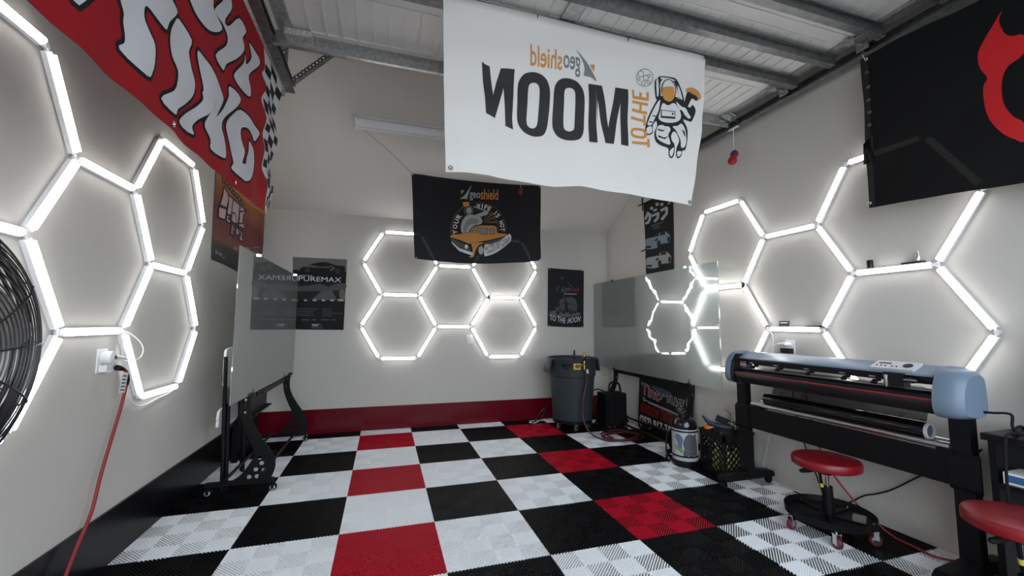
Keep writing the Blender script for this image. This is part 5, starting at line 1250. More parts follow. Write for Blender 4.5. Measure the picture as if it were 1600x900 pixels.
bm = BM(); rbox(bm, P1 + Vector((0.0, -0.012, 0.06)), (0.03, 0.012, 0.045)); bev(bm, 0.004); obj('valve_grip', bm, BLACKP, t, True)
sheet('tag', fill2d([[(0.02, 0.785), (0.10, 0.785), (0.10, 0.715), (0.02, 0.715)]]), S_can, mat('yellow_label', (0.62, 0.40, 0.04), 0.5), t, 0.006, 0.02, 0.002)
sheet('tag_picture', fill2d([disc_pts(0.062, 0.752, 0.026, 0.022, 18)]), S_can, mat('brown_label_ink', (0.12, 0.07, 0.02), 0.6), t, 0.0095, 0.02)
sheet('white_tag', fill2d([[(0.165, 0.72), (0.19, 0.715), (0.20, 0.67), (0.172, 0.672)]]), S_can, WPAPER, t, 0.012, 0.02, 0.001)
HOSE = mat('dark_red_hose', (0.08, 0.006, 0.014), 0.45)
bm = BM()
pth = [P1 + Vector((0, 0, -0.05)), (2.42, 2.11, 0.60), (2.375, 2.10, 0.42), (2.36, 2.10, 0.25), (2.38, 2.06, 0.10), (2.44, 2.0, 0.018)]
for k in range(40):
    a = -2.6 + k * 0.48
    lp = k * 0.48 / (2*PI)
    pth.append((2.70 + (0.25 - 0.03*lp) * math.cos(a) + 0.03 * math.sin(lp*3), 1.88 + (0.135 + 0.012*lp) * math.sin(a), 0.010 + 0.017 * min(lp, 2.2) * (0.75 + 0.25*math.sin(a*2.3))))
tube(bm, catmull(pth, 5), 0.0085, 8)
tag(obj('air_hose', bm, HOSE, None, True), 'dark red hose running down the trash can and coiled on the tiles', 'hose')
bm = BM()
tube(bm, catmull([(2.07, 2.80, 0.02), (2.02, 2.70, 0.05), (2.06, 2.62, 0.16), (2.12, 2.64, 0.20), (2.13, 2.72, 0.10), (2.08, 2.78, 0.012), (2.00, 2.74, 0.01), (1.96, 2.66, 0.01), (2.05, 2.58, 0.012), (2.14, 2.66, 0.012)], 8), 0.006, 7)
tag(obj('power_cable', bm, mat('dark_blue_cable', (0.02, 0.035, 0.07), 0.4), None, True), 'dark blue cable looped on the floor left of the trash can', 'cable')
bm = BM(); tube(bm, catmull([(1.98, 2.80, 0.008), (2.03, 2.74, 0.012), (2.12, 2.78, 0.03), (2.18, 2.83, 0.012), (2.10, 2.86, 0.008), (2.0, 2.86, 0.008)], 8), 0.005, 7)
tag(obj('power_cable', bm, WHITEP, None, True), 'white cable on the floor left of the trash can', 'cable')

# black wheeled case beside the can
t = thing('equipment_case', 'black portable equipment case with a tubular handle right of the trash can', 'case', (2.80, 2.22, 0))
bm = bbox((2.665, 2.12, 0.035), (2.935, 2.32, 0.43), 0.035, 3); obj('case_body', bm, BLACK, t, True)
bm = bbox((2.69, 2.105, 0.08), (2.91, 2.125, 0.36), 0.012, 2); cyl(bm, (2.73, 2.104, 0.29), (2.73, 2.095, 0.29), 0.028, 16); obj('front_panel', bm, BLACKP, t, True)
bm = BM(); tube(bm, catmull([(2.765, 2.22, 0.40), (2.768, 2.22, 0.50), (2.80, 2.22, 0.545), (2.86, 2.22, 0.545), (2.905, 2.22, 0.51), (2.92, 2.22, 0.40)], 6), 0.013, 10); obj('handle', bm, BLACKP, t, True)
bm = bbox((2.655, 2.11, 0.0), (2.945, 2.33, 0.04), 0.008, 2)
obj('base', bm, RUB, t, True)
for x in (2.70, 2.765, 2.90):
    bm = BM(); cyl(bm, (x, 2.105, 0.065), (x, 2.098, 0.065), 0.008, 10); obj('screw', bm, GALV, t)
bm = BM(); tube(bm, catmull([(2.60, 2.33, 0.44), (2.67, 2.31, 0.46), (2.735, 2.24, 0.435)], 8), 0.007, 8); tube(bm, catmull([(2.60, 2.33, 0.44), (2.57, 2.36, 0.36), (2.58, 2.38, 0.1), (2.60, 2.38, 0.01)], 6), 0.007, 8); obj('case_cord', bm, RUB, t, True)

# ---------------------------------------------------------------- shop sign leaning on the right wall
sg = thing('shop_sign', 'black window tinting sign with a phone number, leaning on the right wall behind the cart', 'sign', (3.16, 1.68, 0))
SY1, SY0, SZ = 2.21, 1.30, 0.60
def S_sign(u, v, off):
    return (3.150 + v * 0.055 - off, u, v + 0.012)
sheet('sign_board', fill2d([[(SY1, 0.0), (SY0, 0.0), (SY0, SZ), (SY1, SZ)]]), S_sign, mat('sign_black', (0.007, 0.007, 0.008), 0.45), sg, 0.0, None, 0.006, False)
ps = lambda nm, mesh, m, lay=0: sheet(nm, mesh, S_sign, m, sg, 0.0068 + 0.0006 * lay)
SRED = mat('sign_red', (0.30, 0.012, 0.015), 0.5); SWH = mat('sign_white', (0.62, 0.62, 0.63), 0.5)
def outline_text(s, q, w, bold=0.0):
    cu = text2d(s, bold)
    vs, fs = text_quad(s, q, bold)
    cnt = {}
    for f in fs:
        for i in range(len(f)):
            e = tuple(sorted((f[i], f[(i+1) % len(f)])))
            cnt[e] = cnt.get(e, 0) + 1
    ms = []
    for (a, b), c in cnt.items():
        if c == 1:
            ms.append(ribbons([[vs[a], vs[b]]], w))
    return merge(*ms)
W_ = SY1 - SY0
qy = lambda a: SY1 - W_ * a
q1 = [(qy(0.06), 0.53), (qy(0.42), 0.50), (qy(0.42), 0.36), (qy(0.06), 0.40)]
q2 = [(qy(0.435), 0.50), (qy(0.86), 0.485), (qy(0.86), 0.315), (qy(0.435), 0.365)]
ps('word_fill', text_quad('Tint', q1, 0.02), SRED)
ps('word_outline', merge(outline_text('Tint', q1, 0.0022, 0.02), outline_text('Plug', q2, 0.0028, 0.02)), SWH, 1)
ps('plug_cord_drawing', merge(ribbons([[(qy(0.10), 0.365), (qy(0.14), 0.345), (qy(0.14), 0.325), (qy(0.10), 0.330)]], 0.0035),
   *[ribbons([[a, b]], 0.0028) for a, b in (((qy(0.14), 0.335), (qy(0.88), 0.285)), ((qy(0.88), 0.285), (qy(0.90), 0.33)), ((qy(0.90), 0.33), (qy(0.90), 0.47)), ((qy(0.20), 0.318), (qy(0.96), 0.265)))]), SWH, 1)
ps('service_lettering', text_quad('WINDOW TINTING', [(qy(0.04), 0.290), (qy(0.77), 0.275), (qy(0.77), 0.165), (qy(0.04), 0.180)], 0.02), SRED)
ph = text_quad('(252) 917-70', [(qy(0.03), 0.155), (qy(0.65), 0.145), (qy(0.65), 0.025), (qy(0.03), 0.030)], 0.04)
ps('phone_number', ph, SWH)
ps('stencil_gap', fill2d([[(qy(0.02), 0.096), (qy(0.67), 0.088), (qy(0.67), 0.078), (qy(0.02), 0.086)]]), MATS['sign_black'], 1)
sheet('tape_strip', fill2d([cm2([(qy(0.30), 0.525), (qy(0.62), 0.50), (qy(0.62), 0.46), (qy(0.30), 0.485)], 2)]), S_sign, mat('blue_grey_tape', (0.06, 0.065, 0.11), 0.4), sg, 0.009, None, 0.002)

# ---------------------------------------------------------------- pump sprayer
spx, spy = 2.80, 0.99
sp = thing('pump_sprayer', 'round pump sprayer with a white and grey label beside the milk crate', 'sprayer', (spx, spy, 0))
bm = BM(); lathe(bm, [(0.0, 0.0), (0.106, 0.0), (0.112, 0.008), (0.112, 0.055), (0.0, 0.055)], (spx, spy, 0), (0, 0, 1), 32); obj('base', bm, BLACKP, sp, True)
bm = BM(); lathe(bm, [(0.0, 0.05), (0.108, 0.05), (0.109, 0.31), (0.104, 0.325), (0.0, 0.325)], (spx, spy, 0), (0, 0, 1), 36); obj('tank', bm, mat('pale_grey_tank', (0.48, 0.48, 0.49), 0.3), sp, True)
bm = BM()
for z in (0.085, 0.295):
    lathe(bm, [(0.1085, z), (0.1115, z), (0.1115, z + 0.014), (0.1085, z + 0.014), (0.1085, z)], (spx, spy, 0), (0, 0, 1), 36)
obj('black_bands', bm, BLACKP, sp, True)
bm = BM(); lathe(bm, [(0.106, 0.318), (0.109, 0.33), (0.100, 0.375), (0.085, 0.40), (0.05, 0.41), (0.05, 0.435), (0.02, 0.44), (0.0, 0.44)], (spx, spy, 0), (0, 0, 1), 32); obj('shoulder', bm, GLOSSK, sp, True)
bm = BM(); tube(bm, catmull([(spx - 0.06, spy - 0.05, 0.40), (spx - 0.055, spy - 0.045, 0.445), (spx, spy, 0.455), (spx + 0.055, spy + 0.045, 0.445), (spx + 0.06, spy + 0.05, 0.40)], 5), 0.012, 8); obj('pump_handle', bm, BLACKP, sp, True)
def S_sp(u, v, off):
    a = math.radians(-128) + u / 0.121
    r = 0.1095 + off
    return (spx + r * math.cos(a), spy + r * math.sin(a), v)
blob = cm2([(-0.02, 0.115), (0.0, 0.10), (0.03, 0.108), (0.05, 0.10), (0.09, 0.11), (0.115, 0.102), (0.12, 0.19), (0.106, 0.27), (0.10, 0.285), (0.075, 0.27), (0.05, 0.285), (0.02, 0.275), (0.0, 0.25), (-0.015, 0.20), (-0.005, 0.15)], 3)
sheet('label_grey', fill2d([blob]), S_sp, mat('slate_label', (0.085, 0.09, 0.105), 0.4), sp, 0.0006, 0.015)
sheet('label_outline', ribbons([blob], 0.0022), S_sp, INKBLACK, sp, 0.0010, 0.015)
sheet('label_splash', fill2d([cm2([(-0.10, 0.26), (-0.07, 0.20), (-0.06, 0.14), (-0.035, 0.12), (-0.03, 0.18), (-0.02, 0.24), (-0.05, 0.275), (-0.075, 0.28)], 3)]), S_sp, mat('label_blue', (0.12, 0.17, 0.30), 0.4), sp, 0.0008, 0.015)
sheet('label_green', fill2d([cm2([(-0.10, 0.19), (-0.06, 0.165), (-0.02, 0.15), (-0.015, 0.13), (-0.05, 0.135), (-0.09, 0.155)], 3)]), S_sp, mat('label_green', (0.16, 0.36, 0.05), 0.4), sp, 0.0012, 0.015)
bm = BM(); tube(bm, catmull([(spx - 0.07, spy + 0.04, 0.39), (spx - 0.12, spy + 0.055, 0.36), (spx - 0.15, spy + 0.06, 0.2), (spx - 0.155, spy + 0.05, 0.08), (spx - 0.15, spy + 0.03, 0.02)], 6), 0.007, 8); obj('sprayer_hose', bm, RUB, sp, True)

# ---------------------------------------------------------------- milk crate with tools
kx0, kx1, ky0, ky1, kh = 2.86, 3.165, 0.605, 0.875, 0.345
ck = thing('milk_crate', 'black plastic milk crate behind the left leg of the vinyl cutter', 'crate', (3.01, 0.74, 0))
bm = BM()
box(bm, (kx0, ky0, 0.0), (kx1, ky1, 0.012))
for z0, z1 in ((0.012, 0.04), (kh - 0.06, kh)):
    box(bm, (kx0, ky0, z0), (kx0 + 0.012, ky1, z1)); box(bm, (kx1 - 0.012, ky0, z0), (kx1, ky1, z1))
    box(bm, (kx0 + 0.012, ky0, z0), (kx1 - 0.012, ky0 + 0.012, z1)); box(bm, (kx0 + 0.012, ky1 - 0.012, z0), (kx1 - 0.012, ky1, z1))
for x in (kx0, kx1 - 0.02):
    for y in (ky0, ky1 - 0.02):
        box(bm, (x, y, 0.0), (x + 0.02, y + 0.02, kh))
box(bm, (kx0 - 0.006, ky0 - 0.006, kh - 0.018), (kx0, ky1 + 0.006, kh)); box(bm, (kx0 - 0.006, ky0 - 0.006, kh - 0.018), (kx1 + 0.006, ky0, kh))
def lattice(bm, P, u0, u1, v0, v1, step=0.052, w=0.010, d=0.008):
    """diagonal bars within a rectangle; P maps (u, v, depth)"""
    for sgn in (1, -1):
        k = -40
        while k < 60:
            c = k * step; k += 1
            # line v = v0 + sgn*(u-u0) + c
            pts = []
            for u in (u0, u1):
                v = v0 + sgn * (u - u0) + c
                if v0 <= v <= v1: pts.append((u, v))
            for v in (v0, v1):
                u = u0 + sgn * (v - v0 - c)
                if u0 < u < u1: pts.append((u, v))
            if len(pts) >= 2:
                a, b = Vector(pts[0]), Vector(pts[1])
                if (b - a).length < 0.02: continue
                n = Vector((-(b-a).y, (b-a).x)).normalized() * w / 2
                dd = d if sgn > 0 else d * 0.8
                A = [bm.verts.new(P(q.x, q.y, 0.001)) for q in (a+n, b+n, b-n, a-n)]
                B = [bm.verts.new(P(q.x, q.y, dd)) for q in (a+n, b+n, b-n, a-n)]
                bm.faces.new(A); bm.faces.new(B[::-1])
                for i in range(4):
                    bm.faces.new((A[i], B[i], B[(i+1) % 4], A[(i+1) % 4]))
lattice(bm, lambda u, v, d: (kx0 + d, u, v), ky0 + 0.02, ky1 - 0.02, 0.04, kh - 0.06)
lattice(bm, lambda u, v, d: (u, ky0 + d, v), kx0 + 0.02, kx1 - 0.02, 0.04, kh - 0.06)
lattice(bm, lambda u, v, d: (kx1 - d, u, v), ky0 + 0.02, ky1 - 0.02, 0.04, kh - 0.06)
lattice(bm, lambda u, v, d: (u, ky1 - d, v), kx0 + 0.02, kx1 - 0.02, 0.04, kh - 0.06)
bmesh.ops.recalc_face_normals(bm, faces=bm.faces)
obj('crate_body', bm, BLACKP, ck)
GREENB = mat('yellow_green_plastic', (0.55, 0.60, 0.16), 0.5)
for k, (x, y, h) in enumerate(((2.935, 0.665, 0.25), (3.02, 0.66, 0.22), (3.10, 0.67, 0.26), (2.93, 0.76, 0.24))):
    t = thing('spray_bottle', ['yellow green bottle at the near corner inside the milk crate', 'short yellow green bottle in the middle of the milk crate', 'yellow green bottle at the wall side inside the milk crate', 'yellow green bottle at the room side inside the milk crate'][k], 'bottle', (x, y, 0.012), 'bottles in the milk crate')
    bm = BM(); lathe(bm, [(0.0, 0.0125), (0.034, 0.0125), (0.036, 0.02), (0.036, h * 0.72), (0.016, h * 0.85), (0.0, h * 0.85)], (x, y, 0), (0, 0, 1), 18); obj('bottle_body', bm, GREENB, t, True)
    bm = BM(); lathe(bm, [(0.0, h * 0.85), (0.017, h * 0.85), (0.017, h), (0.0, h)], (x, y, 0), (0, 0, 1), 14); obj('cap', bm, WHITEP, t, True)
# tools across the top
t = thing('squeegee', 'dark blue tool with a curved grip lying on top of the milk crate', 'tool', (2.95, 0.72, kh))
DKBLUE = mat('dark_blue_plastic', (0.02, 0.03, 0.065), 0.35)
bm = BM(); tube(bm, catmull([(2.87, 0.84, kh + 0.105), (2.90, 0.80, kh + 0.055), (2.96, 0.73, kh + 0.03), (3.03, 0.66, kh + 0.032), (3.09, 0.62, kh + 0.045)], 6), [0.010 + 0.016 * math.sin(PI * k / 24) for k in range(25)], 10); obj('grip', bm, DKBLUE, t, True)
bm = BM(); rbox(bm, (2.975, 0.72, kh + 0.08), (0.12, 0.03, 0.05), Matrix.Rotation(-0.8, 3, 'Z') @ Matrix.Rotation(0.35, 3, 'Y')); bev(bm, 0.008); obj('tool_head', bm, BLACKP, t, True)
t = thing('heat_tool', 'grey pointed hand tool standing on top of the milk crate', 'tool', (3.03, 0.66, kh))
bm = BM(); tube(bm, [(3.06, 0.68, kh + 0.06), (3.005, 0.665, kh + 0.09), (2.985, 0.66, kh + 0.165)], [0.012, 0.014, 0.007], 8); tube(bm, [(2.985, 0.66, kh + 0.16), (2.955, 0.675, kh + 0.185)], 0.008, 8); obj('tool_body', bm, GALV, t, True)
bm = BM(); tube(bm, catmull([(2.945, 0.635, kh + 0.085), (2.985, 0.622, kh + 0.05), (3.03, 0.615, kh + 0.012)], 5), [0.012]*3 + [0.018]*5 + [0.012]*3, 8); obj('tool_handle', bm, CHROME, t, True)
t = thing('tape_roll', 'orange tape ring lying on the left side of the milk crate top', 'tape', (2.93, 0.82, kh))
bm = BM(); lathe(bm, [(0.036, 0.0), (0.055, 0.0), (0.055, 0.024), (0.036, 0.024), (0.036, 0.0)], (2.925, 0.815, kh + 0.001), (0.1, 0, 1), 24); obj('ring', bm, ORANGE, t, True)
t = thing('tool_belt', 'dark pouch draped over the top edges of the milk crate', 'pouch', (3.0, 0.74, kh))
bm = BM()
N_ = 10
gr = [[None] * (N_+1) for _ in range(N_+1)]
for i in range(N_+1):
    for j in range(N_+1):
        u, v = i / N_, j / N_
        gr[i][j] = bm.verts.new((kx0 + 0.012 + u * 0.285, ky0 + 0.01 + v * 0.25, kh + 0.002 + 0.02 * abs(math.sin(u * 5)) * math.sin(v * PI) + 0.008 * math.sin(v * 9)**2))
for i in range(N_):
    for j in range(N_):
        bm.faces.new((gr[i][j], gr[i+1][j], gr[i+1][j+1], gr[i][j+1]))
bmesh.ops.solidify(bm, geom=list(bm.faces), thickness=0.004)
obj('pouch', bm, mat('dark_brown_fabric', (0.02, 0.016, 0.013), 0.8), t, True)
# ---------------------------------------------------------------- vinyl cutter on its stand
vc = thing('vinyl_cutter', 'long grey and black vinyl cutter on a black floor stand along the right wall', 'plotter', (2.93, -0.2, 0))
PY0, PY1 = -0.80, 0.43          # inner faces of the end caps
# lower body with the cutting platen
bm = BM(); prism(bm, [(2.80, 0.800), (2.788, 0.83), (2.786, 0.855), (2.796, 0.885), (2.83, 0.900), (2.90, 0.902), (3.01, 0.898), (3.03, 0.87), (3.01, 0.80), (2.95, 0.785)], 'y', PY0 - 0.02, PY1 + 0.02); bev(bm, 0.004, 2, 40)
obj('lower_body', bm, BLACKP, vc, True)
bm = BM(); prism(bm, [(2.7865, 0.862), (2.7835, 0.866), (2.7855, 0.874), (2.7905, 0.874)], 'y', PY0, PY1); obj('red_stripe', bm, mat('dull_red_stripe', (0.22, 0.02, 0.035), 0.4), vc)
bm = BM(); box(bm, (2.845, PY0, 0.9025), (2.875, PY1, 0.9045)); obj('cutting_strip', bm, mat('pale_strip', (0.30, 0.30, 0.29), 0.4), vc)
# upper beam and grey lid
bm = BM(); prism(bm, [(2.86, 0.935), (2.855, 0.985), (2.90, 0.99), (2.99, 0.99), (3.0, 0.945), (2.95, 0.93)], 'y', PY0 - 0.02, PY1 + 0.02); box(bm, (2.852, PY0, 0.955), (2.858, PY1, 0.968)); obj('beam', bm, BLACKP, vc, True)
bm = BM(); prism(bm, [(2.830, 0.974), (2.834, 0.984), (2.925, 1.024), (2.99, 1.024), (3.02, 1.0), (3.025, 0.95), (3.01, 0.95), (3.0, 0.988), (2.86, 0.984)], 'y', PY0 - 0.02, PY1 - 0.03); bev(bm, 0.005, 2, 30); obj('top_lid', bm, STEELBLUE, vc, True)
def end_cap(y0, y1, nm):
    """rounded end housing, wider towards the outside end"""
    bm = BM()
    pr = cm2([(2.776, 0.82), (2.770, 0.88), (2.79, 0.96), (2.83, 1.012), (2.89, 1.030), (2.95, 1.030), (2.99, 1.005), (3.0, 0.93), (3.0, 0.83), (2.97, 0.79), (2.90, 0.782), (2.81, 0.79)], 3)
    c = Vector((2.90, 0.90))
    L_ = []
    n = 7
    for k in range(n):
        f = k / (n - 1)
        y = y0 + (y1 - y0) * f
        sc = math.sqrt(max(0.0, 1 - (f * 0.93) ** 3))
        L_.append([bm.verts.new((c.x + (p[0] - c.x) * (0.55 + 0.45*sc), y, c.y - 0.03 + (p[1] - c.y + 0.03) * (0.60 + 0.40*sc))) for p in pr])
    m_ = len(pr)
    for A, B in zip(L_[:-1], L_[1:]):
        for i in range(m_):
            bm.faces.new((A[i], A[(i+1) % m_], B[(i+1) % m_], B[i]))
    bm.faces.new(L_[0]); bm.faces.new(L_[-1])
    bmesh.ops.recalc_face_normals(bm, faces=bm.faces)
    return obj(nm, bm, STEELBLUE, vc, True)
end_cap(PY0, -0.905, 'end_cap')
end_cap(PY1, 0.505, 'end_cap')
bm = BM()
prism(bm, [(2.779, 0.815), (2.775, 0.88), (2.795, 0.96), (2.835, 1.01), (2.87, 1.01), (2.87, 0.80), (2.81, 0.79)], 'y', PY1 - 0.03, PY1 + 0.001); obj('inner_cheek', bm, BLACKP, vc, True)
sheet('sticker', fill2d([[(PY1 - 0.033, 0.955), (PY1 - 0.085, 0.955), (PY1 - 0.085, 0.918), (PY1 - 0.033, 0.918)]]), lambda u, v, off: (2.845 - off, u, v), mat('pale_sticker', (0.40, 0.36, 0.36), 0.5), vc, 0.0, None, 0.002)
sheet('sticker_band', fill2d([[(PY1 - 0.035, 0.953), (PY1 - 0.083, 0.953), (PY1 - 0.083, 0.942), (PY1 - 0.035, 0.942)]]), lambda u, v, off: (2.845 - off, u, v), mat('sticker_red', (0.35, 0.02, 0.02), 0.5), vc, 0.003)
# carriage with the knife
bm = bbox((2.815, -0.665, 0.908), (2.87, -0.575, 0.982), 0.006); box(bm, (2.825, -0.70, 0.935), (2.86, -0.665, 0.965)); box(bm, (2.84, -0.575, 0.94), (2.86, -0.53, 0.975)); obj('carriage', bm, BLACKP, vc, True)
bm = BM(); lathe(bm, [(0.0, 0.902), (0.004, 0.904), (0.009, 0.915), (0.009, 0.965), (0.012, 0.968), (0.0, 0.972)], (2.806, -0.592, 0), (0, 0, 1), 12); obj('knife_holder', bm, GALV, vc, True)
bm = BM(); cyl(bm, (2.82, -0.72, 0.95), (2.82, -0.665, 0.95), 0.006, 8); obj('carriage_pin', bm, GALV, vc, True)
for y in (0.30, 0.10, -0.12, -0.34, -0.50):
    bm = BM(); rbox(bm, (2.85, y, 0.948), (0.010, 0.03, 0.006)); obj('roller_lever', bm, GALV, vc)
    bm = BM(); cyl(bm, (2.86, y - 0.012, 0.914), (2.86, y + 0.012, 0.914), 0.009, 10); rbox(bm, (2.885, y, 0.925), (0.05, 0.014, 0.012)); obj('pinch_roller', bm, RUB, vc)
# control panel
bm = BM(); rbox(bm, (2.882, -0.595, 1.012), (0.088, 0.20, 0.014), Matrix.Rotation(-0.42, 3, 'Y')); bev(bm, 0.004); cpn = obj('control_panel', bm, mat('pale_panel', (0.55, 0.56, 0.57), 0.4), vc, True)
def S_cp(u, v, off):
    return (2.8792 + v * 0.913, u, 1.0184 + v * 0.408 + off)
sheet('display', fill2d([[(-0.515, 0.020), (-0.575, 0.020), (-0.575, 0.004), (-0.515, 0.004)]]), S_cp, GLOSSK, cpn, 0.0006)
bm = BM(); lathe(bm, [(0.0, 0.0), (0.021, 0.0), (0.021, 0.003), (0.009, 0.004), (0.0, 0.003)], S_cp(-0.655, 0.0, 0.0), (-0.447, 0, 1), 20); obj('key_ring', bm, PBLACK, cpn, True)
for k in range(5):
    bm = BM(); lathe(bm, [(0.0, 0.0), (0.004, 0.0), (0.004, 0.003), (0.0, 0.003)], S_cp(-0.52 - 0.02*k - (0.012 if k > 2 else 0), -0.018, 0.0), (-0.447, 0, 1), 10); obj('button', bm, PBLACK, cpn)
# stand
for y0, y1, nm in ((0.415, 0.495, 'left'), (-0.868, -0.79, 'right')):
    bm = bbox((2.90, y0, 0.08), (2.955, y1, 0.79), 0.006)
    if nm == 'right':
        pass
    for z in (0.31, 0.36, 0.55, 0.60):
        cyl(bm, (2.901, (y0+y1)/2, z), (2.897, (y0+y1)/2, z), 0.006, 8)
    obj('post', bm, BLACK, vc, True)
    bm = BM(); prism(bm, [(2.90, 0.44), (2.885, 0.46), (2.885, 0.60), (2.90, 0.62)], 'y', y0 - 0.03, y1 + 0.01); obj('post_gusset', bm, BLACK, vc)
    bm = BM(); prism(bm, [(2.675, 0.055), (2.675, 0.085), (2.70, 0.105), (2.90, 0.125), (2.97, 0.125), (3.15, 0.10), (3.165, 0.085), (3.165, 0.055)], 'y', y0 + 0.005, y1 - 0.005); bev(bm, 0.005); obj('foot', bm, BLACK, vc, True)
    for x in (2.70, 3.135):
        bm = BM(); cyl(bm, (x, (y0+y1)/2, 0.04), (x, (y0+y1)/2, 0.06), 0.012, 10)
        for s in (-0.018, 0.018):
            rbox(bm, (x, (y0+y1)/2 + s, 0.038), (0.03, 0.004, 0.035))
        c = obj('caster', bm, BLACK, vc)
        wheel('caster_wheel', (x, (y0+y1)/2, 0.027), 0.027, 0.028, (0, 1, 0), c, RUB, BLACKP)
bm = bbox((2.895, -0.81, 0.455), (2.935, 0.43, 0.605), 0.005); obj('cross_beam', bm, BLACK, vc, True)
for y0, y1 in ((0.28, 0.41), (-0.80, -0.74)):
    bm = BM(); box(bm, (2.885, y0, 0.605), (3.03, y1, 0.625)); obj('rod_support', bm, BLACK, vc)
for x in (2.905, 2.995):
    bm = BM(); cyl(bm, (x, -0.79, 0.638), (x, 0.36, 0.638), 0.017, 16); obj('feed_rod', bm, ALU, vc, True)
# roll of film with its free end
fr = thing('film_roll', 'roll of glossy black window film lying on the silver rods of the cutter', 'film roll', (2.95, -0.2, 0.655))
RC, RR = (2.95, 0.6835), 0.0445
bm = BM(); cyl(bm, (RC[0], -0.68, RC[1]), (RC[0], 0.27, RC[1]), RR, 36); obj('film', bm, GLOSSK, fr, True)
bm = BM(); lathe(bm, [(0.032, 0.0), (0.0425, 0.0), (0.0425, -0.012), (0.032, -0.012), (0.032, 0.0)], (RC[0], -0.681, RC[1]), (0, 1, 0), 28); obj('core_tube', bm, mat('pale_core', (0.55, 0.57, 0.60), 0.6), fr, True)
bm = BM(); cyl(bm, (RC[0], -0.6815, RC[1]), (RC[0], -0.683, RC[1]), 0.032, 24); obj('core_inside', bm, mat('core_inside_grey', (0.10, 0.11, 0.125), 0.7), fr, True)
m_film = mat('dark_translucent_film', (0.05, 0.05, 0.052), 0.12)
m_film.node_tree.nodes['Principled BSDF'].inputs['Alpha'].default_value = 0.80
bm = BM()
cols = []
for k in range(30):
    y = 0.275 - k * (0.925 / 29)
    w = 0.008 * math.sin(y * 11) + 0.004 * math.sin(y * 31)
    cols.append([bm.verts.new(p) for p in ((RC[0] + 0.044, y, RC[1] + 0.005), (3.01 + w*0.5, y, 0.74 + w), (3.040 + w, y, 0.80), (3.042, y, 0.86), (3.03, y, 0.895), (2.985, y, 0.9065))])
for A, B in zip(cols[:-1], cols[1:]):
    for i in range(5):
        bm.faces.new((A[i], B[i], B[i+1], A[i+1]))
bmesh.ops.solidify(bm, geom=list(bm.faces), thickness=0.0008)
obj('film_tail', bm, m_film, fr, True)

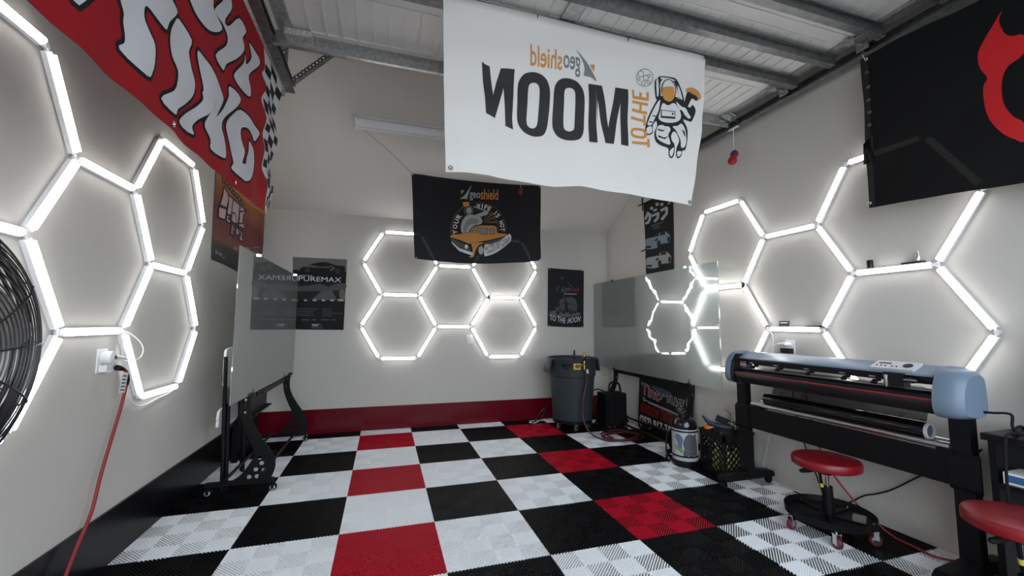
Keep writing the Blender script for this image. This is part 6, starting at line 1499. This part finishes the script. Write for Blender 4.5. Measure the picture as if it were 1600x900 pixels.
# ---------------------------------------------------------------- rolling stools
def stool(c, zs, rs, label, rot=0.0, lever=205):
    x, y = c
    t = thing('rolling_stool', label, 'stool', (x, y, 0), 'red rolling stools')
    bm = BM(); lathe(bm, [(0.0, zs - 0.055), (rs - 0.012, zs - 0.055), (rs - 0.002, zs - 0.048), (rs, zs - 0.035), (rs, zs - 0.014), (rs - 0.006, zs - 0.004), (rs - 0.02, zs), (0.0, zs + 0.003)], (x, y, 0), (0, 0, 1), 48); obj('seat', bm, REDVINYL, t, True)
    bm = BM(); rbox(bm, (x, y, zs - 0.062), (0.16, 0.16, 0.012)); cyl(bm, (x, y, zs - 0.10), (x, y, zs - 0.056), 0.026, 16); obj('seat_plate', bm, BLACK, t, True)
    bm = BM(); cyl(bm, (x, y, 0.25), (x, y, zs - 0.09), 0.014, 16); obj('piston', bm, CHROME, t, True)
    bm = BM(); lathe(bm, [(0.0, 0.10), (0.030, 0.10), (0.027, 0.27), (0.0, 0.275)], (x, y, 0), (0, 0, 1), 20); obj('cylinder', bm, BLACK, t, True)
    a = math.radians(lever); d = Vector((math.cos(a), math.sin(a), 0))
    P = Vector((x, y, zs - 0.075))
    bm = BM(); tube(bm, [P, P + d*0.08 + Vector((0, 0, -0.004))], 0.005, 8); lv = obj('lever', bm, BLACK, t, True)
    bm = BM(); tube(bm, [P + d*0.07 + Vector((0, 0, -0.004)), P + d*0.10 + Vector((0, 0, -0.006)), P + d*0.145 + Vector((0, 0, -0.010)), P + d*0.155 + Vector((0, 0, -0.010))], [0.008, 0.013, 0.012, 0.005], 10); obj('lever_grip', bm, RUB, lv, True)
    a2 = math.radians(lever + 14); d2 = Vector((math.cos(a2), math.sin(a2), 0))
    bm = BM(); tube(bm, [P + d2*0.05, P + d2*0.035 + Vector((0, 0, -0.10)), P + d2*0.012 + Vector((0, 0, -0.16))], 0.008, 8); br = obj('brace', bm, BLACK, t, True)
    bm = BM(); tube(bm, [P + d2*0.041 + Vector((0, 0, -0.075)), P + d2*0.036 + Vector((0, 0, -0.096))], 0.0095, 8); obj('warning_band', bm, mat('yellow_tape', (0.55, 0.50, 0.06), 0.5), br, True)
    # tool tray ring with spokes
    rt_ = 0.225
    bm = BM(); lathe(bm, [(0.0, 0.092), (rt_ - 0.015, 0.092), (rt_ - 0.004, 0.096), (rt_, 0.135), (rt_ - 0.004, 0.137), (rt_ - 0.010, 0.101), (0.0, 0.099)], (x, y, 0), (0, 0, 1), 48)
    for k in range(5):
        a = rot + 2*PI*k/5
        rbox(bm, (x + 0.11*math.cos(a), y + 0.11*math.sin(a), 0.104), (0.20, 0.028, 0.012), Matrix.Rotation(a, 3, 'Z'))
    obj('tray', bm, BLACK, t, True)
    for k in range(5):
        a = rot + 2*PI*k/5
        cx, cy = x + 0.205*math.cos(a), y + 0.205*math.sin(a)
        bm = BM()
        tn = Vector((-math.sin(a + 0.6), math.cos(a + 0.6), 0))
        for s in (-0.014, 0.014):
            q = Vector((cx, cy, 0.052)) + tn * s
            rbox(bm, q, (0.026, 0.003, 0.055), Matrix.Rotation(a + 0.6, 3, 'Z'))
        rbox(bm, (cx, cy, 0.081), (0.03, 0.034, 0.004), Matrix.Rotation(a + 0.6, 3, 'Z')); cyl(bm, (cx, cy, 0.082), (cx, cy, 0.118), 0.007, 10)
        f = obj('caster_fork', bm, CHROME, t)
        wheel('caster_wheel', (cx, cy, 0.033), 0.033, 0.022, tn, f, mat('red_caster_tyre', (0.12, 0.010, 0.016), 0.4), GALVD)
    return t
stool((2.79, -0.255), 0.437, 0.175, 'red round rolling stool standing before the cross beam of the vinyl cutter', 0.15, 158)
stool((2.615, -1.135), 0.492, 0.17, 'red round rolling stool cut off by the right edge of the view', 0.5, 168)
t = thing('small_case', 'small grey case lying in the tray of the stool by the cutter', 'case', (2.86, -0.36, 0.10))
bm = BM(); rbox(bm, (2.865, -0.375, 0.1225), (0.06, 0.06, 0.024), Matrix.Rotation(0.5, 3, 'Z')); bev(bm, 0.004); obj('case', bm, mat('smoky_grey_plastic', (0.16, 0.15, 0.14), 0.25), t, True)

# ---------------------------------------------------------------- desk with monitor and box
dk = thing('desk', 'black desk with an open shelf at the right edge of the view', 'desk', (3.0, -1.5, 0))
DY = -0.93
bm = bbox((2.84, -2.2, 0.715), (3.19, DY, 0.745), 0.003); obj('desk_top', bm, BLACK, dk)
bm = bbox((2.88, DY - 0.03, 0.0), (3.18, DY - 0.005, 0.715), 0.003); obj('side_panel', bm, BLACK, dk)
bm = bbox((2.88, -2.19, 0.0), (3.18, -2.165, 0.715), 0.003); obj('side_panel', bm, BLACK, dk)
bm = bbox((2.85, -2.165, 0.515), (3.18, DY - 0.03, 0.535), 0.002); obj('shelf', bm, BLACK, dk)
t = thing('cardboard_box', 'flat white and blue box on the shelf of the black desk', 'box', (2.93, -1.05, 0.535))
bm = bbox((2.87, -1.14, 0.5355), (3.0, -0.98, 0.585), 0.001, 1); obj('carton', bm, WPAPER, t)
bm = BM(); box(bm, (2.8685, -1.13, 0.545), (2.8698, -0.99, 0.576)); obj('printed_face', bm, mat('blue_print', (0.03, 0.12, 0.28), 0.5), t)
t = thing('monitor', 'black monitor standing on the desk at the right edge of the view', 'monitor', (3.03, -1.4, 0.745))
bm = bbox((3.04, -1.72, 0.83), (3.075, -1.085, 1.20), 0.006); obj('screen_housing', bm, BLACKP, t, True)
bm = BM(); box(bm, (3.037, -1.705, 0.85), (3.0405, -1.10, 1.185)); obj('screen', bm, GLOSSK, t)
bm = bbox((2.98, -1.52, 0.7455), (3.13, -1.28, 0.757), 0.003); box(bm, (3.06, -1.43, 0.755), (3.085, -1.37, 0.95)); obj('stand', bm, BLACKP, t)
bm = BM(); tube(bm, catmull([(3.02, -1.20, 0.752), (2.95, -1.12, 0.753), (2.90, -1.03, 0.756), (2.94, -0.99, 0.754), (3.02, -0.965, 0.754), (3.10, -0.958, 0.76), (3.15, -0.945, 0.70), (3.16, -0.94, 0.4), (3.15, -0.93, 0.1), (3.13, -0.92, 0.01)], 8), 0.006, 8)
tag(obj('power_cable', bm, RUB, None, True), 'black cable bunched on the desk corner and dropping behind it', 'cable')

# ---------------------------------------------------------------- wall fan
fn = thing('wall_fan', 'big black caged fan mounted on the left wall at the edge of the view', 'fan', (XL, -0.81, 1.155))
FC = Vector((-0.865, -0.825, 1.140)); FR = 0.375
BLKW = mat('gloss_black_wire', (0.012, 0.012, 0.014), 0.3)
def ring(bm, r, dx, w, n=72):
    tube(bm, [FC + Vector((dx, r*math.cos(2*PI*k/n), r*math.sin(2*PI*k/n))) for k in range(n)], w, 6, True)
def dome(r, side):
    q = (r / FR)
    return side * (0.02 + 0.085 * math.sqrt(max(0, 1 - q**3.2)))
for side, nm in ((1, 'front_guard'), (-1, 'rear_guard')):
    bm = BM()
    nr = 21
    for k in range(nr):
        r = 0.055 + (FR - 0.055) * (k / (nr - 1)) ** 0.92
        ring(bm, r, dome(r, side), 0.0020)
    for k in range(12):
        a = 2*PI*k/12 + (0.06 if side > 0 else 0.20)
        pts = []
        for j in range(12):
            r = 0.05 + (FR - 0.05) * j / 11
            pts.append(FC + Vector((dome(r, side) + side*0.003, r*math.cos(a), r*math.sin(a))))
        tube(bm, pts, 0.0028, 6)
    lathe(bm, [(0.0, 0.0), (0.06, 0.0), (0.055, side*0.010), (0.0, side*0.012)], FC + Vector((dome(0.05, side), 0, 0)), (1, 0, 0), 24)
    obj(nm, bm, BLKW, fn, True)
bm = BM(); ring(bm, FR, 0.0, 0.008, 96); ring(bm, FR - 0.004, 0.018, 0.005, 96); ring(bm, FR - 0.004, -0.018, 0.005, 96); ring(bm, FR*0.90, -0.065, 0.008, 96); obj('rim', bm, BLKW, fn, True)
for k in range(3):
    bm = BM()
    a0 = 2*PI*k/3 + 0.4
    G_ = []
    for i in range(9):
        r = 0.06 + 0.275 * i / 8
        w = 0.30 + 0.55 * math.sin(PI * (0.15 + 0.75 * i / 8))
        row = []
        for j in range(7):
            a = a0 + (j / 6 - 0.5) * w
            row.append(bm.verts.new(FC + Vector((0.02 - 0.07 * (j / 6 - 0.5), r*math.cos(a), r*math.sin(a)))))
        G_.append(row)
    for A, B in zip(G_[:-1], G_[1:]):
        for j in range(6):
            bm.faces.new((A[j], A[j+1], B[j+1], B[j]))
    bmesh.ops.solidify(bm, geom=list(bm.faces), thickness=0.002)
    obj('blade', bm, ALU, fn, True)
bm = BM(); lathe(bm, [(0.0, 0.05), (0.05, 0.05), (0.06, 0.03), (0.06, -0.03), (0.075, -0.04), (0.075, -0.12), (0.06, -0.14), (0.0, -0.145)], FC, (1, 0, 0), 28); obj('motor', bm, BLACKP, fn, True)
bm = BM(); box(bm, (XL, FC.y - 0.06, FC.z - 0.12), (XL + 0.012, FC.y + 0.06, FC.z + 0.12)); box(bm, (XL + 0.01, FC.y - 0.02, FC.z - 0.025), (FC.x - 0.12, FC.y + 0.02, FC.z + 0.025)); obj('wall_bracket', bm, BLACK, fn)

# ---------------------------------------------------------------- light fixture on the sloped ceiling (off)
lf = thing('ceiling_light', 'unlit white strip light on the sloped ceiling, partly behind the white banner', 'light', (0.5, 1.88, slope_z(1.88)))
sn = Vector((0, -0.6, -1)).normalized(); sd = Vector((0, 1, -0.6)).normalized()
def SL(x, a, h):
    p = Vector((x, 1.885, slope_z(1.885))) + sd * a + sn * h
    return (p.x, p.y, p.z)
bm = BM()
prL = [(-0.062, 0.001), (0.062, 0.001), (0.062, 0.010), (0.022, 0.032), (-0.022, 0.032), (-0.062, 0.010)]
A = [bm.verts.new(SL(-0.11, *p)) for p in prL]; B = [bm.verts.new(SL(1.11, *p)) for p in prL]
bm.faces.new(A); bm.faces.new(B[::-1])
for i in range(6):
    bm.faces.new((A[i], B[i], B[(i+1) % 6], A[(i+1) % 6]))
bmesh.ops.recalc_face_normals(bm, faces=bm.faces)
obj('housing', bm, WHITEP, lf)
for a in (-0.046, 0.046):
    bm = BM(); tube(bm, [SL(-0.085, a, 0.048), SL(1.085, a, 0.048)], 0.0125, 14); obj('tube', bm, mat('unlit_tube_glass', (0.72, 0.73, 0.74), 0.15), lf, True)
    for x in (-0.10, 1.10):
        bm = BM(); q = Vector(SL(x, a, 0.03)); rbox(bm, q, (0.02, 0.035, 0.05), Matrix.Rotation(-0.54, 3, 'X')); obj('lamp_holder', bm, WHITEP, lf)

# ---------------------------------------------------------------- small hanging charms
RFELT = mat('red_felt', (0.32, 0.004, 0.008), 0.7, bump=0.3, scale=400); NAVY = mat('navy_felt', (0.03, 0.015, 0.09), 0.7)
def charm(P, top, k, label):
    t = thing('hanging_charm', label, 'charm', P, 'red hanging charms')
    P = Vector(P)
    bm = BM(); tube(bm, [top, P + Vector((0, 0, 0.055*k))], 0.0035*k, 6); obj('string', bm, mat('white_cord', (0.62, 0.60, 0.57), 0.8), t)
    bm = BM(); ball(bm, P + Vector((0.0, 0.016*k, -0.022*k)), 0.037*k, (1, 1.0, 1)); obj('lower_glove', bm, RFELT, t, True)
    bm = BM(); ball(bm, P + Vector((0.0, -0.008*k, 0.025*k)), 0.034*k, (0.9, 1.05, 1.1)); obj('upper_glove', bm, RFELT, t, True)
    bm = BM(); ball(bm, P + Vector((-0.008*k, -0.022*k, 0.028*k)), 0.026*k, (0.9, 0.8, 1.15)); obj('dark_side', bm, NAVY, t, True)
charm((3.04, 0.565, 2.665), (3.05, 0.565, 2.93), 1.0, 'red and navy ball charm on a white string under the right door track')
charm((1.58, 1.98, 2.66), (1.59, 1.98, slope_z(1.98) - 0.001), 0.62, 'tiny red charm dangling before the top of the orange truck banner')
bm = BM(); rbox(bm, (3.05, 0.565, 2.926), (0.02, 0.10, 0.008)); tag(obj('string_knot', bm, mat('white_tape', (0.66, 0.66, 0.66), 0.6)), 'white tape knot under the right door track holding the red charm', 'tape')

# ---------------------------------------------------------------- outlets, plugs and cords
def outlet(P, n, label):
    """duplex outlet plate; n is the wall normal"""
    t = thing('wall_outlet', label, 'outlet', P, 'wall outlets')
    n = Vector(n); side = n.cross(Vector((0, 0, 1))); P = Vector(P)
    def B_(c, w, h, d0, d1, bw=0.002):
        bm = BM(); vs = []
        for dd in (d0, d1):
            for a, b in ((-w, -h), (w, -h), (w, h), (-w, h)):
                vs.append(bm.verts.new(P + side*(c[0]+a) + Vector((0, 0, c[1]+b)) + n*dd))
        for f in ((0,1,2,3),(4,5,6,7),(0,1,5,4),(1,2,6,5),(2,3,7,6),(3,0,4,7)):
            bm.faces.new([vs[i] for i in f])
        bmesh.ops.recalc_face_normals(bm, faces=bm.faces); bev(bm, bw)
        return bm
    obj('cover_plate', B_((0, 0), 0.037, 0.058, 0.0, 0.006), WHITEP, t, True)
    for z in (-0.02, 0.02):
        r = obj('receptacle', B_((0, z), 0.016, 0.014, 0.005, 0.008, 0.003), WHITEP, t, True)
        for a, h in ((-0.006, 0.005), (0.006, 0.004)):
            obj('slot', B_((a, z + 0.003), 0.0011, h, 0.0075, 0.0084, 0.0002), INKBLACK, r)
    return t
outlet((XL, 0.383, 1.036), (1, 0, 0), 'white outlet with plugs on the left wall under the tube lights')
outlet((1.244, YB, 1.033), (0, -1, 0), 'small white outlet on the back wall under the tube lights')
outlet((XR, 0.262, 1.06), (-1, 0, 0), 'white outlet with black plug on the right wall behind the cutter')
def cord(nm, pts, r, m, label, cat='cord', n=8, group=None):
    bm = BM(); tube(bm, catmull(pts, n), r, 8)
    return tag(obj(nm, bm, m, None, True), label, cat, group)
t = thing('power_plug', 'round white plug and thin looped cord feeding the left wall tube lights', 'plug', (XL, 0.40, 1.05))
bm = BM(); lathe(bm, [(0.0, 0.0085), (0.028, 0.0085), (0.032, 0.02), (0.030, 0.05), (0.012, 0.058), (0.0, 0.058)], (XL, 0.383, 1.052), (1, 0, 0), 24); tube(bm, [(XL + 0.045, 0.40, 1.052), (XL + 0.052, 0.46, 1.040), (XL + 0.05, 0.49, 1.034)], [0.012, 0.009, 0.006], 10); obj('plug_body', bm, WHITEP, t, True)
bm = BM(); lathe(bm, [(0.0, 0.058), (0.009, 0.058), (0.009, 0.060), (0.0, 0.060)], (XL, 0.383, 1.052), (1, 0, 0), 14); obj('switch_dot', bm, PGREY, t)
bm = BM(); tube(bm, catmull([(XL + 0.05, 0.485, 1.035), (-1.045, 0.54, 1.025), (-1.04, 0.595, 1.035), (-1.04, 0.618, 1.075), (-1.05, 0.60, 1.12), (-1.06, 0.53, 1.165), (-1.075, 0.495, 1.18)], 8), 0.0028, 6); obj('thin_cord', bm, WHITEP, t, True)
t = thing('night_light', 'small white adapter in the lower socket of the left wall outlet', 'adapter', (XL, 0.375, 1.01))
bm = bbox((XL + 0.009, 0.355, 0.985), (XL + 0.04, 0.405, 1.017), 0.006, 2); obj('adapter_body', bm, WHITEP, t, True)
bm = BM(); ball(bm, (XL + 0.035, 0.385, 0.985), 0.012); obj('clear_bulb', bm, CLEARP, t, True)
cord('light_cord', [(-1.075, 0.50, 1.15), (-1.085, 0.52, 1.06), (-1.085, 0.575, 0.93), (-1.085, 0.625, 0.82), (-1.085, 0.67, 0.775), (-1.085, 0.76, 0.752), (-1.085, 0.90, 0.765), (-1.085, 1.04, 0.775), (-1.08, 1.13, 0.80)], 0.0035, WHITEP, 'thin white cord sagging below the lowest tubes of the left wall', 'cord')
t = thing('extension_cord', 'red extension cord with a black plug hanging down the left wall', 'cord', (XL, 0.4, 0.0))
bm = BM(); tube(bm, [(-1.05, 0.415, 0.999), (-1.05, 0.445, 0.992), (-1.048, 0.47, 0.985)], [0.014, 0.013, 0.008], 10); obj('plug', bm, RUB, t, True)
bm = BM(); tube(bm, catmull([(-1.048, 0.468, 0.985), (-1.045, 0.492, 0.965), (-1.045, 0.50, 0.91), (-1.05, 0.474, 0.783), (-1.055, 0.428, 0.638), (-1.05, 0.362, 0.493), (-1.05, 0.32, 0.351), (-1.05, 0.247, 0.246), (-1.045, 0.176, 0.152), (-1.03, 0.10, 0.06), (-0.99, 0.0, 0.009), (-0.90, -0.2, 0.009), (-0.7, -0.5, 0.009)], 8), 0.0075, 8); obj('cable', bm, REDRUB, t, True)
bm = BM(); tube(bm, [(-1.045, 0.497, 0.955), (-1.045, 0.502, 0.925), (-1.045, 0.50, 0.90)], [0.009, 0.012, 0.008], 8); obj('strap', bm, RUB, t, True)
sheet('warning_tag', fill2d([[(0.442, 0.975), (0.487, 0.966), (0.468, 0.868), (0.418, 0.874)]]), lambda u, v, off: (-1.036 + off, u, v), WPAPER, t, 0.0, None, 0.0008)
vsl = [ribbons([[(0.440 - 0.012*k/4 + 0.0, 0.955 - 0.017*k), (0.474 - 0.010*k/4, 0.950 - 0.017*k)]], 0.003) for k in range(5)]
sheet('tag_print', merge(*vsl), lambda u, v, off: (-1.036 + off, u, v), PGREY, t, 0.0016)
t = thing('power_plug', 'black plug with a white cord in the outlet behind the cutter', 'plug', (XR, 0.262, 1.04))
bm = bbox((XR - 0.05, 0.235, 1.018), (XR - 0.0085, 0.31, 1.055), 0.006); obj('black_plug', bm, BLACKP, t, True)
bm = BM(); tube(bm, [(XR - 0.0085, 0.262, 1.085), (XR - 0.045, 0.275, 1.087), (XR - 0.06, 0.32, 1.085)], [0.017, 0.015, 0.007], 12); tube(bm, catmull([(XR - 0.06, 0.315, 1.085), (XR - 0.06, 0.35, 1.07), (XR - 0.05, 0.37, 1.03), (XR - 0.04, 0.37, 0.9)], 6), 0.004, 6); obj('white_plug', bm, WHITEP, t, True)
cord('light_cord', [(XR - 0.02, 0.43, 1.19), (XR - 0.015, 0.405, 1.16), (XR - 0.012, 0.40, 1.10), (XR - 0.012, 0.415, 1.0), (XR - 0.012, 0.41, 0.85)], 0.0035, WHITEP, 'thin white cord dropping from the right wall tube lights behind the cutter', 'cord')
cord('light_cord', [(1.275, YB - 0.012, 1.165), (1.305, YB - 0.010, 1.10), (1.36, YB - 0.008, 1.02), (1.385, YB - 0.008, 0.96), (1.43, YB - 0.008, 0.86), (1.50, YB - 0.01, 0.795), (1.70, YB - 0.01, 0.785), (1.90, YB - 0.01, 0.80)], 0.0035, WHITEP, 'thin white cord along the lowest right tube of the back wall', 'cord')
# cords around the cutter
cord('extension_cord', [(3.16, 0.14, 0.78), (3.15, 0.10, 0.62), (3.12, 0.05, 0.45), (3.11, 0.0, 0.36), (3.10, -0.07, 0.245), (3.09, -0.23, 0.10), (3.08, -0.33, 0.045), (3.07, -0.42, 0.012), (3.06, -0.52, 0.009), (3.05, -0.61, 0.009), (3.10, -0.68, 0.009), (3.16, -0.78, 0.009), (3.17, -1.0, 0.009)], 0.006, REDRUB, 'red cord running from behind the cutter down to the tiles at the right wall')
cord('power_cable', [(3.17, -0.78, 0.60), (3.165, -0.66, 0.47), (3.165, -0.53, 0.39), (3.16, -0.40, 0.275), (3.165, -0.335, 0.225), (3.165, -0.27, 0.185), (3.165, -0.207, 0.15), (3.165, -0.10, 0.06), (3.15, -0.02, 0.012), (3.14, 0.10, 0.008), (3.15, 0.25, 0.008)], 0.0045, RUB, 'black cable sagging along the right wall below the cutter', 'cable')
cord('power_cable', [(3.165, 0.24, 0.76), (3.16, 0.21, 0.55), (3.165, 0.16, 0.35), (3.165, 0.10, 0.20), (3.165, 0.05, 0.05), (3.15, 0.04, 0.008)], 0.0045, RUB, 'black cable dropping straight down behind the cutter and the first stool', 'cable')
cord('light_cord', [(3.175, 0.36, 0.60), (3.18, 0.42, 0.45), (3.18, 0.48, 0.30), (3.18, 0.52, 0.16), (3.17, 0.535, 0.06), (3.16, 0.53, 0.008)], 0.0022, WHITEP, 'very thin white cord hanging on the wall right of the milk crate', 'cord')
cord('power_cable', [(2.94, -0.900, 0.825), (2.94, -0.935, 0.828), (2.96, -0.985, 0.83), (2.95, -0.99, 0.78), (2.955, -1.0, 0.752), (2.90, -1.02, 0.757), (2.83, -1.025, 0.76), (2.815, -1.02, 0.72), (2.812, -1.015, 0.55), (2.82, -1.01, 0.35)], 0.0055, RUB, 'black power lead leaving the right end of the cutter', 'cable')
cord('power_cable', [(2.97, 0.48, 0.80), (2.965, 0.525, 0.74), (2.97, 0.545, 0.65), (2.96, 0.565, 0.52), (2.97, 0.575, 0.40), (3.0, 0.57, 0.30), (3.0, 0.56, 0.2)], 0.0055, RUB, 'black cable hanging from the left end of the cutter by the milk crate', 'cable')

# ---------------------------------------------------------------- small things kept on the tubes of the right wall
t = thing('name_card', 'small dark card with white print standing on a tube above the cutter', 'card', (XR - 0.02, 0.287, 1.24))
bm = BM(); rbox(bm, (XR - 0.02, 0.29, 1.2425), (0.003, 0.085, 0.042), Matrix.Rotation(0.12, 3, 'Y')); obj('card', bm, mat('card_dark', (0.05, 0.05, 0.06), 0.5), t)
bm = BM(); rbox(bm, (XR - 0.0232, 0.29, 1.250), (0.001, 0.062, 0.010), Matrix.Rotation(0.12, 3, 'Y')); obj('printed_line', bm, WPAPER, t)
bm = BM(); rbox(bm, (XR - 0.0215, 0.288, 1.236), (0.001, 0.036, 0.009), Matrix.Rotation(0.12, 3, 'Y')); obj('printed_line', bm, WPAPER, t)
t = thing('hand_blade', 'long dark blade lying on a tube above the cutter', 'blade', (XR - 0.02, 0.04, 1.221))
bm = BM(); prism(bm, [(0.125, 1.2225), (0.10, 1.2275), (0.0, 1.2295), (-0.03, 1.227), (-0.045, 1.2215), (0.10, 1.2215)], 'x', XR - 0.032, XR - 0.010); obj('blade', bm, BLACKP, t)
t = thing('black_cap', 'small black cylinder standing on the tube under the horned banner', 'cap', (XR - 0.02, -0.33, 1.60))
bm = BM(); lathe(bm, [(0.0, 0.0), (0.016, 0.0), (0.017, 0.004), (0.017, 0.048), (0.014, 0.052), (0.0, 0.052)], (XR - 0.02, -0.325, 1.598), (0, 0, 1), 16); obj('cap_body', bm, BLACKP, t, True)
t = thing('nozzle', 'small metal nozzle standing on the tube under the horned banner', 'nozzle', (XR - 0.02, -0.565, 1.60))
bm = BM(); rbox(bm, (XR - 0.02, -0.55, 1.6035), (0.02, 0.11, 0.008)); bev(bm, 0.002); obj('base', bm, BLACKP, t)
bm = BM(); lathe(bm, [(0.0, 0.0), (0.008, 0.0), (0.013, 0.022), (0.008, 0.035), (0.004, 0.062), (0.0, 0.064)], (XR - 0.02, -0.575, 1.6075), (0, 0, 1), 12); obj('cone', bm, CHROME, t, True)
# nail holes left in the walls
